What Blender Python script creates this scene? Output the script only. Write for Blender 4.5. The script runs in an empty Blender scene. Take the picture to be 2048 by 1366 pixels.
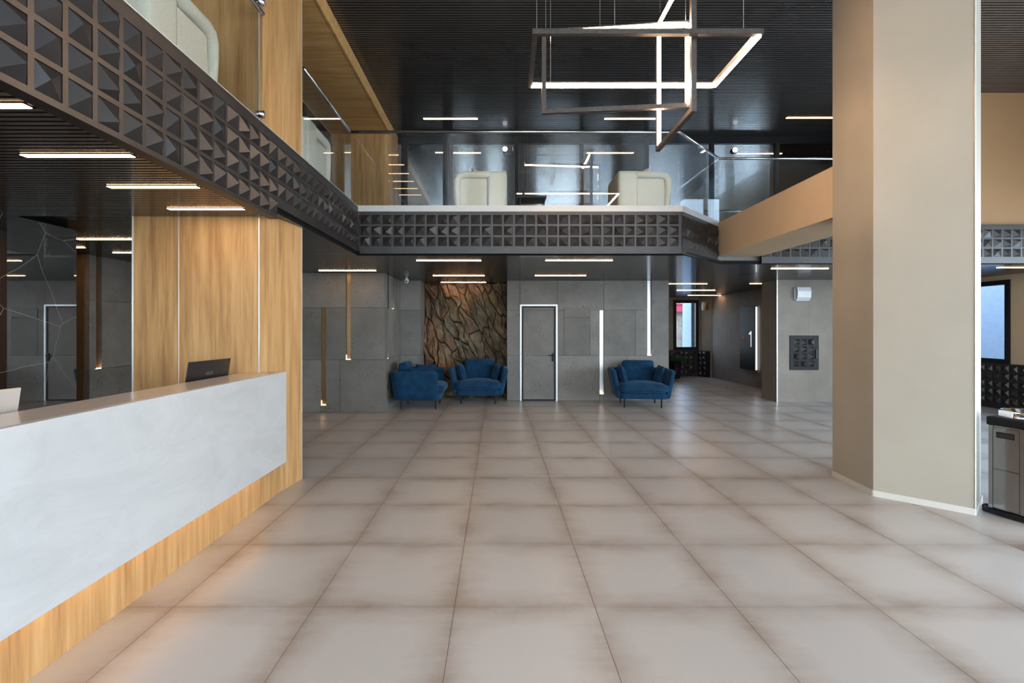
import bpy, bmesh, math, random
from mathutils import Vector, Matrix, noise
random.seed(7)
S = bpy.context.scene
COL = S.collection
PI = math.pi

# ---------------------------------------------------------------- camera
F, CX, CY, CH = 970.0, 995.0, 658.0, 1.584
cam = bpy.data.cameras.new('camera'); co = bpy.data.objects.new('camera', cam); COL.objects.link(co)
co.location = (0, 0, CH); co.rotation_euler = (PI/2, 0, 0)
cam.sensor_width = 36; cam.lens = F/2048*36
cam.shift_x = (1024-CX)/2048; cam.shift_y = -(683-CY)/2048
cam.clip_start = .05; cam.clip_end = 200
S.camera = co

# ---------------------------------------------------------------- world, daylight, exposure
w = bpy.data.worlds.new('sky'); S.world = w; w.use_nodes = True
nt = w.node_tree; nt.nodes.clear()
wo = nt.nodes.new('ShaderNodeOutputWorld'); wb = nt.nodes.new('ShaderNodeBackground')
tc = nt.nodes.new('ShaderNodeTexCoord'); sp = nt.nodes.new('ShaderNodeSeparateXYZ'); cr = nt.nodes.new('ShaderNodeValToRGB')
cr.color_ramp.elements[0].position = 0.0; cr.color_ramp.elements[0].color = (.74, .87, 1, 1)
cr.color_ramp.elements[1].position = .7; cr.color_ramp.elements[1].color = (.45, .66, 1, 1)
nt.links.new(tc.outputs['Generated'], sp.inputs[0]); nt.links.new(sp.outputs['Z'], cr.inputs[0])
nt.links.new(cr.outputs[0], wb.inputs[0]); nt.links.new(wb.outputs[0], wo.inputs[0])
wb.inputs['Strength'].default_value = 11.0
S.view_settings.view_transform = 'Standard'; S.view_settings.look = 'None'
S.view_settings.exposure = -0.22; S.view_settings.gamma = 1.0
S.view_settings.use_curve_mapping = False
try:
    S.cycles.use_denoising = True
    S.cycles.max_bounces = 8; S.cycles.diffuse_bounces = 4; S.cycles.glossy_bounces = 5
    S.cycles.transparent_max_bounces = 16; S.cycles.sample_clamp_indirect = 6
    S.cycles.caustics_reflective = False; S.cycles.caustics_refractive = False
except Exception: pass

def area(name, loc, rot, sx, sy, power, color):
    l = bpy.data.lights.new(name, 'AREA'); l.shape = 'RECTANGLE'; l.size = sx; l.size_y = sy
    l.energy = power; l.color = color
    o = bpy.data.objects.new(name, l); COL.objects.link(o); o.location = loc; o.rotation_euler = rot
    return o
# daylight entering through the glass front behind the camera and the tall windows on the right
area('daylight_front', (0, -4.75, 2.7), (PI/2, 0, 0), 8, 5.0, 1620, (.87, .94, 1.0))
area('daylight_front_side', (7, -4.75, 2.7), (PI/2, 0, 0), 5.5, 5.0, 520, (.82, .91, 1.0))
area('daylight_right', (10.35, 1.6, 1.85), (PI/2, 0, PI/2), 11.2, 3.0, 1500, (.74, .87, 1.0))

# ---------------------------------------------------------------- material helpers
def lin(c): return tuple(((v/255)/12.92 if v/255 <= .04045 else (((v/255)+.055)/1.055)**2.4) for v in c) + (1,)
MATS = {}
def newmat(name):
    m = bpy.data.materials.new(name); m.use_nodes = True
    return m, m.node_tree, m.node_tree.nodes['Principled BSDF']
def N(nt, t, **kw):
    n = nt.nodes.new(t)
    for k, v in kw.items():
        if k in ('operation', 'blend_type', 'data_type', 'feature', 'noise_dimensions', 'wave_type', 'bands_direction', 'distance', 'interpolation_type'):
            setattr(n, k, v)
        else:
            n.inputs[k].default_value = v
    return n
def coords(nt, kind='Object', scale=(1,1,1), rot=(0,0,0)):
    t = nt.nodes.new('ShaderNodeTexCoord'); m = nt.nodes.new('ShaderNodeMapping')
    m.inputs['Scale'].default_value = scale; m.inputs['Rotation'].default_value = rot
    nt.links.new(t.outputs[kind], m.inputs[0]); return m
def worldco(nt, scale=(1,1,1)):
    g = nt.nodes.new('ShaderNodeNewGeometry'); m = nt.nodes.new('ShaderNodeMapping')
    m.inputs['Scale'].default_value = scale
    nt.links.new(g.outputs['Position'], m.inputs[0]); return m
def ramp(nt, fac, stops):
    r = nt.nodes.new('ShaderNodeValToRGB'); e = r.color_ramp.elements
    while len(e) < len(stops): e.new(.5)
    for i, (p, c) in enumerate(stops): e[i].position = p; e[i].color = c if len(c) == 4 else tuple(c)+(1,)
    nt.links.new(fac, r.inputs[0]); return r
def bump(nt, b, h, s, d=.01):
    n = nt.nodes.new('ShaderNodeBump'); n.inputs['Strength'].default_value = s; n.inputs['Distance'].default_value = d
    nt.links.new(h, n.inputs['Height']); nt.links.new(n.outputs[0], b.inputs['Normal'])
def simple(name, c, rough=.5, metal=0, spec=.5, noise_amt=.06, nscale=8, coat=0):
    m, nt, b = newmat(name)
    mp = worldco(nt); no = N(nt, 'ShaderNodeTexNoise', Scale=nscale, Detail=4.0)
    nt.links.new(mp.outputs[0], no.inputs[0])
    lo = tuple(v*(1-noise_amt) for v in c[:3]); hi = tuple(min(1, v*(1+noise_amt)) for v in c[:3])
    r = ramp(nt, no.outputs[0], [(.3, lo), (.7, hi)])
    nt.links.new(r.outputs[0], b.inputs['Base Color'])
    b.inputs['Roughness'].default_value = rough; b.inputs['Metallic'].default_value = metal
    b.inputs['Specular IOR Level'].default_value = spec; b.inputs['Coat Weight'].default_value = coat
    return m
def emis(name, c, s):
    m, nt, b = newmat(name)
    b.inputs['Base Color'].default_value = (.8, .8, .8, 1)
    b.inputs['Emission Color'].default_value = tuple(c)+(1,); b.inputs['Emission Strength'].default_value = s
    return m
def wood(name, c1, c2, c3, horizontal=False, rough=.42):
    m, nt, b = newmat(name)
    sc = (9, 9, .7) if not horizontal else (.7, 9, 9)
    mp = worldco(nt, sc)
    n1 = N(nt, 'ShaderNodeTexNoise', Scale=1.6, Detail=8.0, Roughness=.62, Distortion=.35); nt.links.new(mp.outputs[0], n1.inputs[0])
    mp2 = worldco(nt, (55, 55, 1.6) if not horizontal else (1.6, 55, 55))
    n2 = N(nt, 'ShaderNodeTexNoise', Scale=1.0, Detail=3.0); nt.links.new(mp2.outputs[0], n2.inputs[0])
    mx = N(nt, 'ShaderNodeMath', operation='MULTIPLY_ADD'); nt.links.new(n2.outputs[0], mx.inputs[0]); mx.inputs[1].default_value = .35
    nt.links.new(n1.outputs[0], mx.inputs[2])
    r = ramp(nt, mx.outputs[0], [(.45, c1), (.66, c2), (.85, c3)])
    nt.links.new(r.outputs[0], b.inputs['Base Color']); b.inputs['Roughness'].default_value = rough
    bump(nt, b, mx.outputs[0], .08, .004)
    return m
M = {}
M['oak'] = wood('oak_veneer', lin((148, 108, 66)), lin((180, 138, 88)), lin((196, 157, 108)))
M['oak_soffit'] = wood('oak_soffit', lin((176, 130, 74)), lin((206, 160, 100)), lin((222, 182, 128)), True)  # lighter oak: glow of the hanging frames put into the colour
M['seam'] = simple('brushed_edge', (.75, .74, .70), .35, .6, .5, .03)
M['slat'] = simple('black_slat', (.11, .10, .095), .22, .4, .9, .08, 3, .3)
M['void'] = simple('black_void', (.004, .004, .004), .8, 0, .2)
M['blackmetal'] = simple('black_metal', (.021, .018, .017), .42, .12, .45, .2, 5)
M['darkmetal'] = simple('dark_metal', (.008, .008, .009), .5, .0, .2, .1, 5)
M['steel'] = simple('stainless_steel', (.55, .55, .56), .22, 1, .5, .06, 3)
M['chrome'] = simple('chrome', (.75, .77, .80), .08, 1, .5, .02, 3)
M['frame'] = simple('bronze_frame', (.075, .062, .054), .4, .4, .5, .2, 30)
M['cable'] = simple('steel_cable', (.45, .45, .45), .3, .8)
M['warm_frame'] = emis('warm_frame_led', (1, .68, .44), 175.0)
M['warm'] = emis('warm_led', (1, .64, .36), 28.0)
M['warm_soft'] = emis('warm_led_soft', (1, .62, .30), 9.0)
M['cold'] = emis('cold_led', (.85, .90, 1), 4.0)
M['strip'] = emis('plinth_led', (1, .56, .24), 10.0)
M['plaster'] = simple('column_plaster', lin((164, 155, 140)), .6, 0, .35, .05, 1.5)
M['plaster_deep'] = simple('deep_tan_plaster', lin((146, 112, 78)), .65, 0, .3, .06, 1.2)  # colour darkened to offset the strong lamp light on the upper wall
M['plaster_tan'] = simple('tan_plaster', lin((192, 168, 138)), .65, 0, .3, .06, 1.2)
M['stone_white'] = simple('white_stone', (.42, .42, .41), .35, 0, .5, .03, 4)
M['base'] = simple('baseboard', (.60, .56, .50), .4, 0, .5, .03)
M['white_paint'] = simple('white_plastic', (.62, .63, .64), .4, 0, .5, .02)
M['grout'] = simple('grout', (.20, .18, .16), .7)
M['grey_screed'] = simple('grey_screed', (.16, .15, .14), .6)
M['white_fabric'] = simple('cream_boucle', lin((206, 200, 184)), .9, 0, .2, .06, 60)
M['laptop'] = simple('laptop_shell', (.035, .032, .032), .35, .5, .5, .05)
M['silver'] = simple('silver_shell', (.62, .56, .50), .35, .5, .5, .05)
M['logo'] = simple('logo_grey', (.25, .24, .23), .3, .6)
M['gold'] = simple('orange_lettering', lin((190, 130, 70)), .5)
M['whiteletter'] = emis('white_lettering', (.9, .93, 1), .75)
M['leaf'] = simple('dark_leaf', (.03, .06, .025), .5, 0, .5, .3, 20)
M['bronze'] = simple('bronze_channel', (.30, .19, .09), .30, .8, .5, .05, 3)  # also brown channels: same metal as the pale ones, reflection put into the colour
M['alu'] = simple('aluminium_channel', (.72, .72, .74), .38, .6, .5, .03, 3)  # same channel metal, its whitish reflection painted as base colour
M['doorframe'] = simple('door_aluminium', (.50, .50, .49), .4, .5)
M['roof_red'] = simple('red_roof', lin((150, 45, 60)), .6, 0, .3, .15, 3)
M['house'] = simple('house_white', (.36, .365, .37), .8)
M['brick'] = simple('house_brick', lin((130, 116, 104)), .8, 0, .3, .2, 6)
M['houseblue'] = simple('house_blue', lin((128, 142, 160)), .8)
M['asphalt'] = simple('ground_outside', (.28, .28, .28), .9)
M['rubber'] = simple('black_rubber', (.02, .02, .02), .5)

def make_glass():
    m, nt, b = newmat('clear_glass'); nt.nodes.remove(b)
    out = [n for n in nt.nodes if n.type == 'OUTPUT_MATERIAL'][0]
    tr = nt.nodes.new('ShaderNodeBsdfTransparent'); tr.inputs[0].default_value = (.965, .98, .975, 1)
    gl = nt.nodes.new('ShaderNodeBsdfGlossy'); gl.inputs['Roughness'].default_value = .0
    fr = nt.nodes.new('ShaderNodeFresnel'); fr.inputs[0].default_value = 1.52
    mx = nt.nodes.new('ShaderNodeMixShader')
    no = N(nt, 'ShaderNodeTexNoise', Scale=.4); bp = nt.nodes.new('ShaderNodeBump'); bp.inputs['Strength'].default_value = .02
    mp = worldco(nt); nt.links.new(mp.outputs[0], no.inputs[0]); nt.links.new(no.outputs[0], bp.inputs['Height']); nt.links.new(bp.outputs[0], gl.inputs['Normal'])
    ge = nt.nodes.new('ShaderNodeNewGeometry'); ma = nt.nodes.new('ShaderNodeMath'); ma.operation = 'MULTIPLY_ADD'
    ma.inputs[1].default_value = 1/1.52-1.52; ma.inputs[2].default_value = 1.52      # same index seen from either side of the sheet
    nt.links.new(ge.outputs['Backfacing'], ma.inputs[0]); nt.links.new(ma.outputs[0], fr.inputs[0])
    nt.links.new(fr.outputs[0], mx.inputs[0]); nt.links.new(tr.outputs[0], mx.inputs[1]); nt.links.new(gl.outputs[0], mx.inputs[2])
    nt.links.new(mx.outputs[0], out.inputs[0]); return m
M['glass'] = make_glass()
def make_darkglass():
    m, nt, b = newmat('dark_mirror_glass')
    mp = worldco(nt, (1, 1, 1)); no = N(nt, 'ShaderNodeTexNoise', Scale=.9, Detail=1.0); nt.links.new(mp.outputs[0], no.inputs[0])
    b.inputs['Base Color'].default_value = (.34, .37, .40, 1); b.inputs['Metallic'].default_value = 1; b.inputs['Roughness'].default_value = .03
    bump(nt, b, no.outputs[0], .03, .05); return m
M['darkglass'] = make_darkglass()
def make_marble():
    m, nt, b = newmat('black_marble')
    mp = worldco(nt, (1, 1, 1))
    nz = N(nt, 'ShaderNodeTexNoise', Scale=1.1, Detail=3.0); nt.links.new(mp.outputs[0], nz.inputs[0])
    add = nt.nodes.new('ShaderNodeVectorMath'); add.operation = 'MULTIPLY_ADD'; add.inputs[1].default_value = (.16, .16, .16)
    nt.links.new(nz.outputs['Color'], add.inputs[0]); nt.links.new(mp.outputs[0], add.inputs[2])
    vo = N(nt, 'ShaderNodeTexVoronoi', feature='DISTANCE_TO_EDGE', Scale=1.7); nt.links.new(add.outputs[0], vo.inputs[0])
    r = ramp(nt, vo.outputs['Distance'], [(0, (.34, .31, .28)), (.003, (.12, .11, .10)), (.008, (.018, .018, .018))])
    nt.links.new(r.outputs[0], b.inputs['Base Color'])
    b.inputs['Roughness'].default_value = .012; b.inputs['Metallic'].default_value = .0
    b.inputs['Specular IOR Level'].default_value = 1.0; b.inputs['IOR'].default_value = 2.4
    return m
M['marble'] = make_marble()
def make_concrete(name, c, pits=True, dark=.75):
    m, nt, b = newmat(name)
    mp = worldco(nt)
    oi = nt.nodes.new('ShaderNodeObjectInfo')
    n1 = N(nt, 'ShaderNodeTexNoise', Scale=1.8, Detail=6.0, Roughness=.6); nt.links.new(mp.outputs[0], n1.inputs[0])
    r = ramp(nt, n1.outputs[0], [(.3, tuple(v*dark for v in c[:3])), (.7, tuple(v*1.12 for v in c[:3]))])
    hs = nt.nodes.new('ShaderNodeHueSaturation'); mr = nt.nodes.new('ShaderNodeMapRange')
    mr.inputs['To Min'].default_value = .86; mr.inputs['To Max'].default_value = 1.14
    nt.links.new(oi.outputs['Random'], mr.inputs[0]); nt.links.new(mr.outputs[0], hs.inputs['Value']); nt.links.new(r.outputs[0], hs.inputs['Color'])
    col = hs.outputs[0]
    if pits:
        vo = N(nt, 'ShaderNodeTexVoronoi', Scale=26.0, Randomness=1.0); nt.links.new(mp.outputs[0], vo.inputs[0])
        n3 = N(nt, 'ShaderNodeTexNoise', Scale=3.5, Detail=2.0); nt.links.new(mp.outputs[0], n3.inputs[0])
        sub = N(nt, 'ShaderNodeMath', operation='MULTIPLY_ADD'); nt.links.new(n3.outputs[0], sub.inputs[0]); sub.inputs[1].default_value = -.55
        nt.links.new(vo.outputs['Distance'], sub.inputs[2])
        rr = ramp(nt, sub.outputs[0], [(-.0, (0, 0, 0)), (.0, (0, 0, 0)), (.06, (1, 1, 1))])
        add = N(nt, 'ShaderNodeMath', operation='ADD'); nt.links.new(sub.outputs[0], add.inputs[0]); add.inputs[1].default_value = .165
        nt.links.new(add.outputs[0], rr.inputs[0])
        mx = nt.nodes.new('ShaderNodeMixRGB'); mx.blend_type = 'MIX'
        inv = nt.nodes.new('ShaderNodeInvert'); nt.links.new(rr.outputs[0], inv.inputs[1]); nt.links.new(inv.outputs[0], mx.inputs[0])
        nt.links.new(col, mx.inputs[1]); mx.inputs[2].default_value = tuple(v*.35 for v in c[:3])+(1,)
        col = mx.outputs[0]; bump(nt, b, rr.outputs[0], .35, .004)
    nt.links.new(col, b.inputs['Base Color']); b.inputs['Roughness'].default_value = .72
    b.inputs['Specular IOR Level'].default_value = .3
    return m
M['concrete'] = make_concrete('concrete_panel', lin((114, 110, 104)))
M['screed'] = make_concrete('smooth_screed', lin((128, 120, 111)), False, .84)
def make_blue():
    m, nt, b = newmat('blue_velour')
    mp = coords(nt, 'Object', (1, 1, 1)); n1 = N(nt, 'ShaderNodeTexNoise', Scale=7.0, Detail=5.0, Roughness=.6); nt.links.new(mp.outputs[0], n1.inputs[0])
    r = ramp(nt, n1.outputs[0], [(.3, lin((4, 32, 54))), (.7, lin((10, 54, 84)))])
    nt.links.new(r.outputs[0], b.inputs['Base Color']); b.inputs['Roughness'].default_value = .85
    b.inputs['Sheen Weight'].default_value = .15; b.inputs['Sheen Tint'].default_value = (.3, .55, .9, 1); b.inputs['Specular IOR Level'].default_value = .2
    bump(nt, b, n1.outputs[0], .25, .02); return m
M['blue'] = make_blue()
def make_tile():
    m, nt, b = newmat('porcelain_tile')
    t = nt.nodes.new('ShaderNodeTexCoord'); g = worldco(nt); oi = nt.nodes.new('ShaderNodeObjectInfo')
    # distance from the tile's own edge (object space +-.4), warped by noise: the print is browner towards the rim
    mul = nt.nodes.new('ShaderNodeVectorMath'); mul.operation = 'ABSOLUTE'
    sepv = nt.nodes.new('ShaderNodeSeparateXYZ')
    nt.links.new(t.outputs['Object'], mul.inputs[0]); nt.links.new(mul.outputs[0], sepv.inputs[0])
    mxm = N(nt, 'ShaderNodeMath', operation='SMOOTH_MAX'); nt.links.new(sepv.outputs[0], mxm.inputs[0]); nt.links.new(sepv.outputs[1], mxm.inputs[1]); mxm.inputs[2].default_value = .12
    n1 = N(nt, 'ShaderNodeTexNoise', Scale=2.4, Detail=5.0, Roughness=.6); nt.links.new(g.outputs[0], n1.inputs[0])
    g2 = worldco(nt, (1.5, 9, 1)); n2 = N(nt, 'ShaderNodeTexNoise', Scale=1.6, Detail=6.0, Roughness=.65); nt.links.new(g2.outputs[0], n2.inputs[0])
    a1 = N(nt, 'ShaderNodeMath', operation='MULTIPLY_ADD'); nt.links.new(n1.outputs[0], a1.inputs[0]); a1.inputs[1].default_value = .30; nt.links.new(mxm.outputs[0], a1.inputs[2])
    a2 = N(nt, 'ShaderNodeMath', operation='MULTIPLY_ADD'); nt.links.new(n2.outputs[0], a2.inputs[0]); a2.inputs[1].default_value = .16; nt.links.new(a1.outputs[0], a2.inputs[2])
    r = ramp(nt, a2.outputs[0], [(.44, lin((174, 171, 167))), (.57, lin((162, 156, 150))), (.70, lin((132, 118, 107)))])
    hs = nt.nodes.new('ShaderNodeHueSaturation'); mr = nt.nodes.new('ShaderNodeMapRange')
    mr.inputs['To Min'].default_value = .93; mr.inputs['To Max'].default_value = 1.05
    nt.links.new(oi.outputs['Random'], mr.inputs[0]); nt.links.new(mr.outputs[0], hs.inputs['Value']); nt.links.new(r.outputs[0], hs.inputs['Color'])
    nt.links.new(hs.outputs[0], b.inputs['Base Color'])
    rr = ramp(nt, n1.outputs[0], [(.2, (.28,)*3), (.8, (.34,)*3)])
    nt.links.new(rr.outputs[0], b.inputs['Roughness']); b.inputs['Specular IOR Level'].default_value = .55
    return m
M['tile'] = make_tile()
def make_counter():
    m, nt, b = newmat('counter_solid_surface')
    g = worldco(nt, (1, .5, 1.2)); n1 = N(nt, 'ShaderNodeTexNoise', Scale=3.0, Detail=7.0, Roughness=.7, Distortion=1.2); nt.links.new(g.outputs[0], n1.inputs[0])
    r = ramp(nt, n1.outputs[0], [(.35, (.42, .422, .415)), (.6, (.475, .477, .47))])
    nt.links.new(r.outputs[0], b.inputs['Base Color']); b.inputs['Roughness'].default_value = .3
    return m
M['counter'] = make_counter()
M['countertop'] = simple('counter_top', (.56, .50, .46), .16, 0, .6, .03, 3)
def make_rock():
    m, nt, b = newmat('rock_face')
    g = worldco(nt, (1, 1, .8)); n1 = N(nt, 'ShaderNodeTexNoise', Scale=3.0, Detail=8.0, Roughness=.65); nt.links.new(g.outputs[0], n1.inputs[0])
    n2 = N(nt, 'ShaderNodeTexNoise', Scale=1.3, Detail=2.0); nt.links.new(g.outputs[0], n2.inputs[0])
    r = ramp(nt, n1.outputs[0], [(.28, lin((52, 42, 30))), (.5, lin((112, 96, 72))), (.72, lin((150, 130, 98)))])
    r2 = ramp(nt, n2.outputs[0], [(.42, lin((112, 108, 98))), (.62, lin((168, 112, 58)))])
    mx = nt.nodes.new('ShaderNodeMixRGB'); mx.blend_type = 'OVERLAY'; mx.inputs[0].default_value = .6
    nt.links.new(r.outputs[0], mx.inputs[1]); nt.links.new(r2.outputs[0], mx.inputs[2])
    nt.links.new(mx.outputs[0], b.inputs['Base Color']); b.inputs['Roughness'].default_value = .6
    n3 = N(nt, 'ShaderNodeTexNoise', Scale=14.0, Detail=6.0); nt.links.new(g.outputs[0], n3.inputs[0])
    bump(nt, b, n3.outputs[0], .6, .03); return m
M['rock'] = make_rock()
M['rockgap'] = simple('rock_crevice', (.02, .016, .012), .9)
def make_cabsteel():
    m, nt, b = newmat('brushed_cabinet_steel')
    g = worldco(nt, (40, 40, 1.2)); n1 = N(nt, 'ShaderNodeTexNoise', Scale=2.0, Detail=3.0); nt.links.new(g.outputs[0], n1.inputs[0])
    r = ramp(nt, n1.outputs[0], [(.3, (.30, .30, .305)), (.7, (.33, .33, .335))])
    nt.links.new(r.outputs[0], b.inputs['Base Color']); b.inputs['Metallic'].default_value = 1; b.inputs['Roughness'].default_value = .18
    return m
M['cabsteel'] = make_cabsteel()

# ---------------------------------------------------------------- mesh helpers
OFF = {}
def link(o, parent=None):
    COL.objects.link(o)
    if parent is not None:
        o.parent = parent; OFF[o.name] = OFF.get(parent.name, Vector((0, 0, 0)))
    else: OFF[o.name] = Vector(o.location)
    return o
def empty(name, loc=(0, 0, 0), rz=0):
    o = bpy.data.objects.new(name, None); o.location = loc; o.rotation_euler = (0, 0, rz); o.empty_display_size = .1
    COL.objects.link(o); OFF[o.name] = Vector(loc); return o
def tag(o, label=None, cat=None, group=None, kind=None):
    if label: o['label'] = label
    if cat: o['category'] = cat
    if group: o['group'] = group
    if kind: o['kind'] = kind
    return o
def thing(name, label, cat, loc=(0, 0, 0), group=None, rz=0):
    return tag(empty(name, loc, rz), label, cat, group)
def structure(name, loc=(0, 0, 0)):
    return tag(empty(name, loc), kind='structure')
def mesh_obj(name, verts, faces, mat, parent=None, smooth=False, me=None, origin=None):
    off = OFF.get(parent.name, Vector((0, 0, 0))) if parent is not None else Vector(origin or (0, 0, 0))
    if me is None:
        me = bpy.data.meshes.new(name); me.from_pydata([Vector(v)-off for v in verts], [], faces); me.update()
        if smooth: me.polygons.foreach_set('use_smooth', [True]*len(me.polygons))
        me.materials.append(M[mat] if isinstance(mat, str) else mat)
    o = bpy.data.objects.new(name, me)
    if parent is None: o.location = off
    return link(o, parent)
class MB:
    def __init__(s): s.v = []; s.f = []
    def add(s, v, f):
        n = len(s.v); s.v += [Vector(p) for p in v]; s.f += [tuple(i+n for i in q) for q in f]; return s
    def box(s, x0, x1, y0, y1, z0, z1):
        return s.add([(x0,y0,z0),(x1,y0,z0),(x1,y1,z0),(x0,y1,z0),(x0,y0,z1),(x1,y0,z1),(x1,y1,z1),(x0,y1,z1)],
                     [(3,2,1,0),(4,5,6,7),(0,1,5,4),(1,2,6,5),(2,3,7,6),(3,0,4,7)])
    def obox(s, fr, u0, u1, z0, z1, d0, d1):
        P = lambda u, z, d: fr.p(u, z, d)
        v = [P(u0,z0,d0),P(u1,z0,d0),P(u1,z0,d1),P(u0,z0,d1),P(u0,z1,d0),P(u1,z1,d0),P(u1,z1,d1),P(u0,z1,d1)]
        f = [(0,1,2,3),(4,7,6,5),(0,4,5,1),(1,5,6,2),(2,6,7,3),(3,7,4,0)]
        return s.add(v, f)
    def prism(s, poly, z0, z1):
        n = len(poly); v = [(x, y, z0) for x, y in poly]+[(x, y, z1) for x, y in poly]
        return s.add(v, [tuple(range(n-1, -1, -1)), tuple(range(n, 2*n))]+[(i, (i+1) % n, n+(i+1) % n, n+i) for i in range(n)])
    def tube(s, pts, r, seg=8, cap=True):
        pts = [Vector(p) for p in pts]; rings = []; up = None
        for i, p in enumerate(pts):
            d = (pts[min(i+1, len(pts)-1)]-pts[max(i-1, 0)]).normalized()
            a = Vector((0, 0, 1)) if abs(d.z) < .9 else Vector((1, 0, 0))
            if up is not None: a = up
            x = d.cross(a).normalized(); y = x.cross(d).normalized(); up = y
            rr = r[i] if isinstance(r, (list, tuple)) else r
            rings.append([p+x*math.cos(2*PI*k/seg)*rr+y*math.sin(2*PI*k/seg)*rr for k in range(seg)])
        v = [q for g in rings for q in g]; f = []
        for i in range(len(rings)-1):
            for k in range(seg): f.append((i*seg+k, i*seg+(k+1) % seg, (i+1)*seg+(k+1) % seg, (i+1)*seg+k))
        if cap: f += [tuple(range(seg-1, -1, -1)), tuple(range((len(rings)-1)*seg, len(rings)*seg))]
        return s.add(v, f)
    def build(s, name, mat, parent=None, smooth=False, bevel=0, seg=2, origin=None):
        if bevel:
            bm = bmesh.new(); vs = [bm.verts.new(p) for p in s.v]
            for q in s.f:
                try: bm.faces.new([vs[i] for i in q])
                except ValueError: pass
            bmesh.ops.recalc_face_normals(bm, faces=bm.faces)
            bmesh.ops.bevel(bm, geom=list(bm.edges), offset=bevel, segments=seg, affect='EDGES', profile=.5)
            bm.verts.index_update()
            s.v = [v.co.copy() for v in bm.verts]; s.f = [tuple(v.index for v in f.verts) for f in bm.faces]; bm.free()
        o = mesh_obj(name, s.v, s.f, mat, parent, smooth, origin=origin)
        fix(o); return o
def fix(o):
    bm = bmesh.new(); bm.from_mesh(o.data); bmesh.ops.recalc_face_normals(bm, faces=bm.faces); bm.to_mesh(o.data); bm.free()
def box(name, mat, parent, x0, x1, y0, y1, z0, z1, bevel=0, seg=2, smooth=False):
    org = None if parent is not None else ((x0+x1)/2, (y0+y1)/2, min(z0, z1))
    return MB().box(x0, x1, y0, y1, z0, z1).build(name, mat, parent, smooth, bevel, seg, origin=org)
class Frame:   # a wall plane: u runs along it, z up, d = distance out of it towards the room
    def __init__(s, ox, oy, ux, uy, nx, ny):
        s.o = Vector((ox, oy, 0)); s.u = Vector((ux, uy, 0)).normalized(); s.n = Vector((nx, ny, 0)).normalized()
    def p(s, u, z, d): return s.o+s.u*u+Vector((0, 0, z))+s.n*d
def ob(name, mat, parent, fr, u0, u1, z0, z1, d0, d1, bevel=0):
    return MB().obox(fr, u0, u1, z0, z1, d0, d1).build(name, mat, parent, bevel=bevel)
def Z(py, Y): return CH+(CY-py)*Y/F
def X(px, Y): return (px-CX)*Y/F

# ---------------------------------------------------------------- floor
ZL, ZR, ZU, ZM = 2.65, 2.60, 5.50, 3.24     # lower ceiling, reception ceiling, upper ceiling, mezzanine floor
floor = structure('floor')
mesh_obj('screed_bed', *(lambda b: (b.v, b.f))(MB().box(-7, 10.3, -4.6, 16.6, -.3, -.003)), 'grout', floor)
T = .8; g = .0016
tb = MB(); tb.box(-.4+g, .4-g, -.4+g, .4-g, -.012, 0)
tile0 = None; rest = MB(); ntile = 0
tiles = []
for j in range(-8, 18):
    yc = 2.765-.4+T*j
    for i in range(-9, 13):
        xc = .555-.4+T*i
        if xc < -6.8 or xc > 10.2 or yc > 16.5: continue
        if yc > 0: px = CX+F*xc/yc; margin = F*.45/yc; half = CY+F*CH/max(yc+.4, .1)
        vis = yc > 1.6 and -margin < px < 2048+margin and (xc > -2.5 or yc > 5.0 and xc > -4.4) and not (yc > 11.3 and xc < 3.3) and half < 1366 and (yc < 15.0 or xc > 5.5)
        if vis: tiles.append((yc, xc))
        else: rest.box(xc-.4+g, xc+.4-g, yc-.4+g, yc+.4-g, -.012, 0)
tiles.sort()
for yc, xc in tiles:
    if tile0 is None:
        tile0 = mesh_obj('tile', tb.v, tb.f, 'tile', floor)
    o = tile0 if ntile == 0 else bpy.data.objects.new('tile', tile0.data)
    if ntile: link(o, floor)
    o.location = (xc, yc, random.uniform(-.0006, 0)); ntile += 1
tag(rest.build('tile_field', 'tile', floor), kind='stuff')

# ---------------------------------------------------------------- slatted ceilings
unit = bpy.data.meshes.new('slat'); _b = MB().box(-.5, .5, -.016, .016, 0, .028)
unit.from_pydata(_b.v, [], _b.f); unit.materials.append(M['slat']); unit.materials.append(M['void'])
for _i, _p in enumerate(unit.polygons): _p.material_index = 0 if _i == 0 else 1     # glossy face below, flanks coloured black to stand for shade in the gaps
def slat(parent, x0, x1, y, z):
    o = bpy.data.objects.new('slat', unit); link(o, parent)
    o.location = ((x0+x1)/2, y, z); o.scale = (x1-x0, 1, 1)
def edge_x(y):     # where the lower ceiling ends on the void side
    if y < 7.03: return -2.03
    if y < 8.0: return 2.70+(y-7.03)
    return 10.0
ceil_up = structure('ceiling_upper')
box('ceiling_board', 'void', ceil_up, -6.0, 10.3, -4.7, 10.6, ZU+.03, ZU+.3)
y = 9.86; r_up = MB(); k = 0
while y > -4.5:
    if y > 4.6 and k < 120: slat(ceil_up, -6, 10, y, ZU)
    else: r_up.box(-6, 10, y-.018, y+.018, ZU, ZU+.028)
    y -= .049; k += 1
def slat_field(mb, parent):
    o = tag(mb.build('slat_field', 'slat', parent), kind='stuff'); o.data.materials.append(M['void'])
    for p in o.data.polygons: p.material_index = 0 if p.normal.z < -.5 else 1  # flanks carry the gap shade as black colour
slat_field(r_up, ceil_up)
ceil_lo = structure('ceiling_lower')
box('ceiling_board', 'void', ceil_lo, -7, -2.03, 4.40, 16.5, ZL+.03, ZL+.06)
MB().prism([(-2.03, 7.03), (2.72, 7.03), (3.70, 8.0), (10.2, 8.0), (10.2, 16.5), (-2.03, 16.5)], ZL+.03, ZL+.06).build('ceiling_board', 'void', ceil_lo)
y = 4.425
while y < 16.4:
    slat(ceil_lo, -6.9, edge_x(y), y, ZL); y += .05
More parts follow.
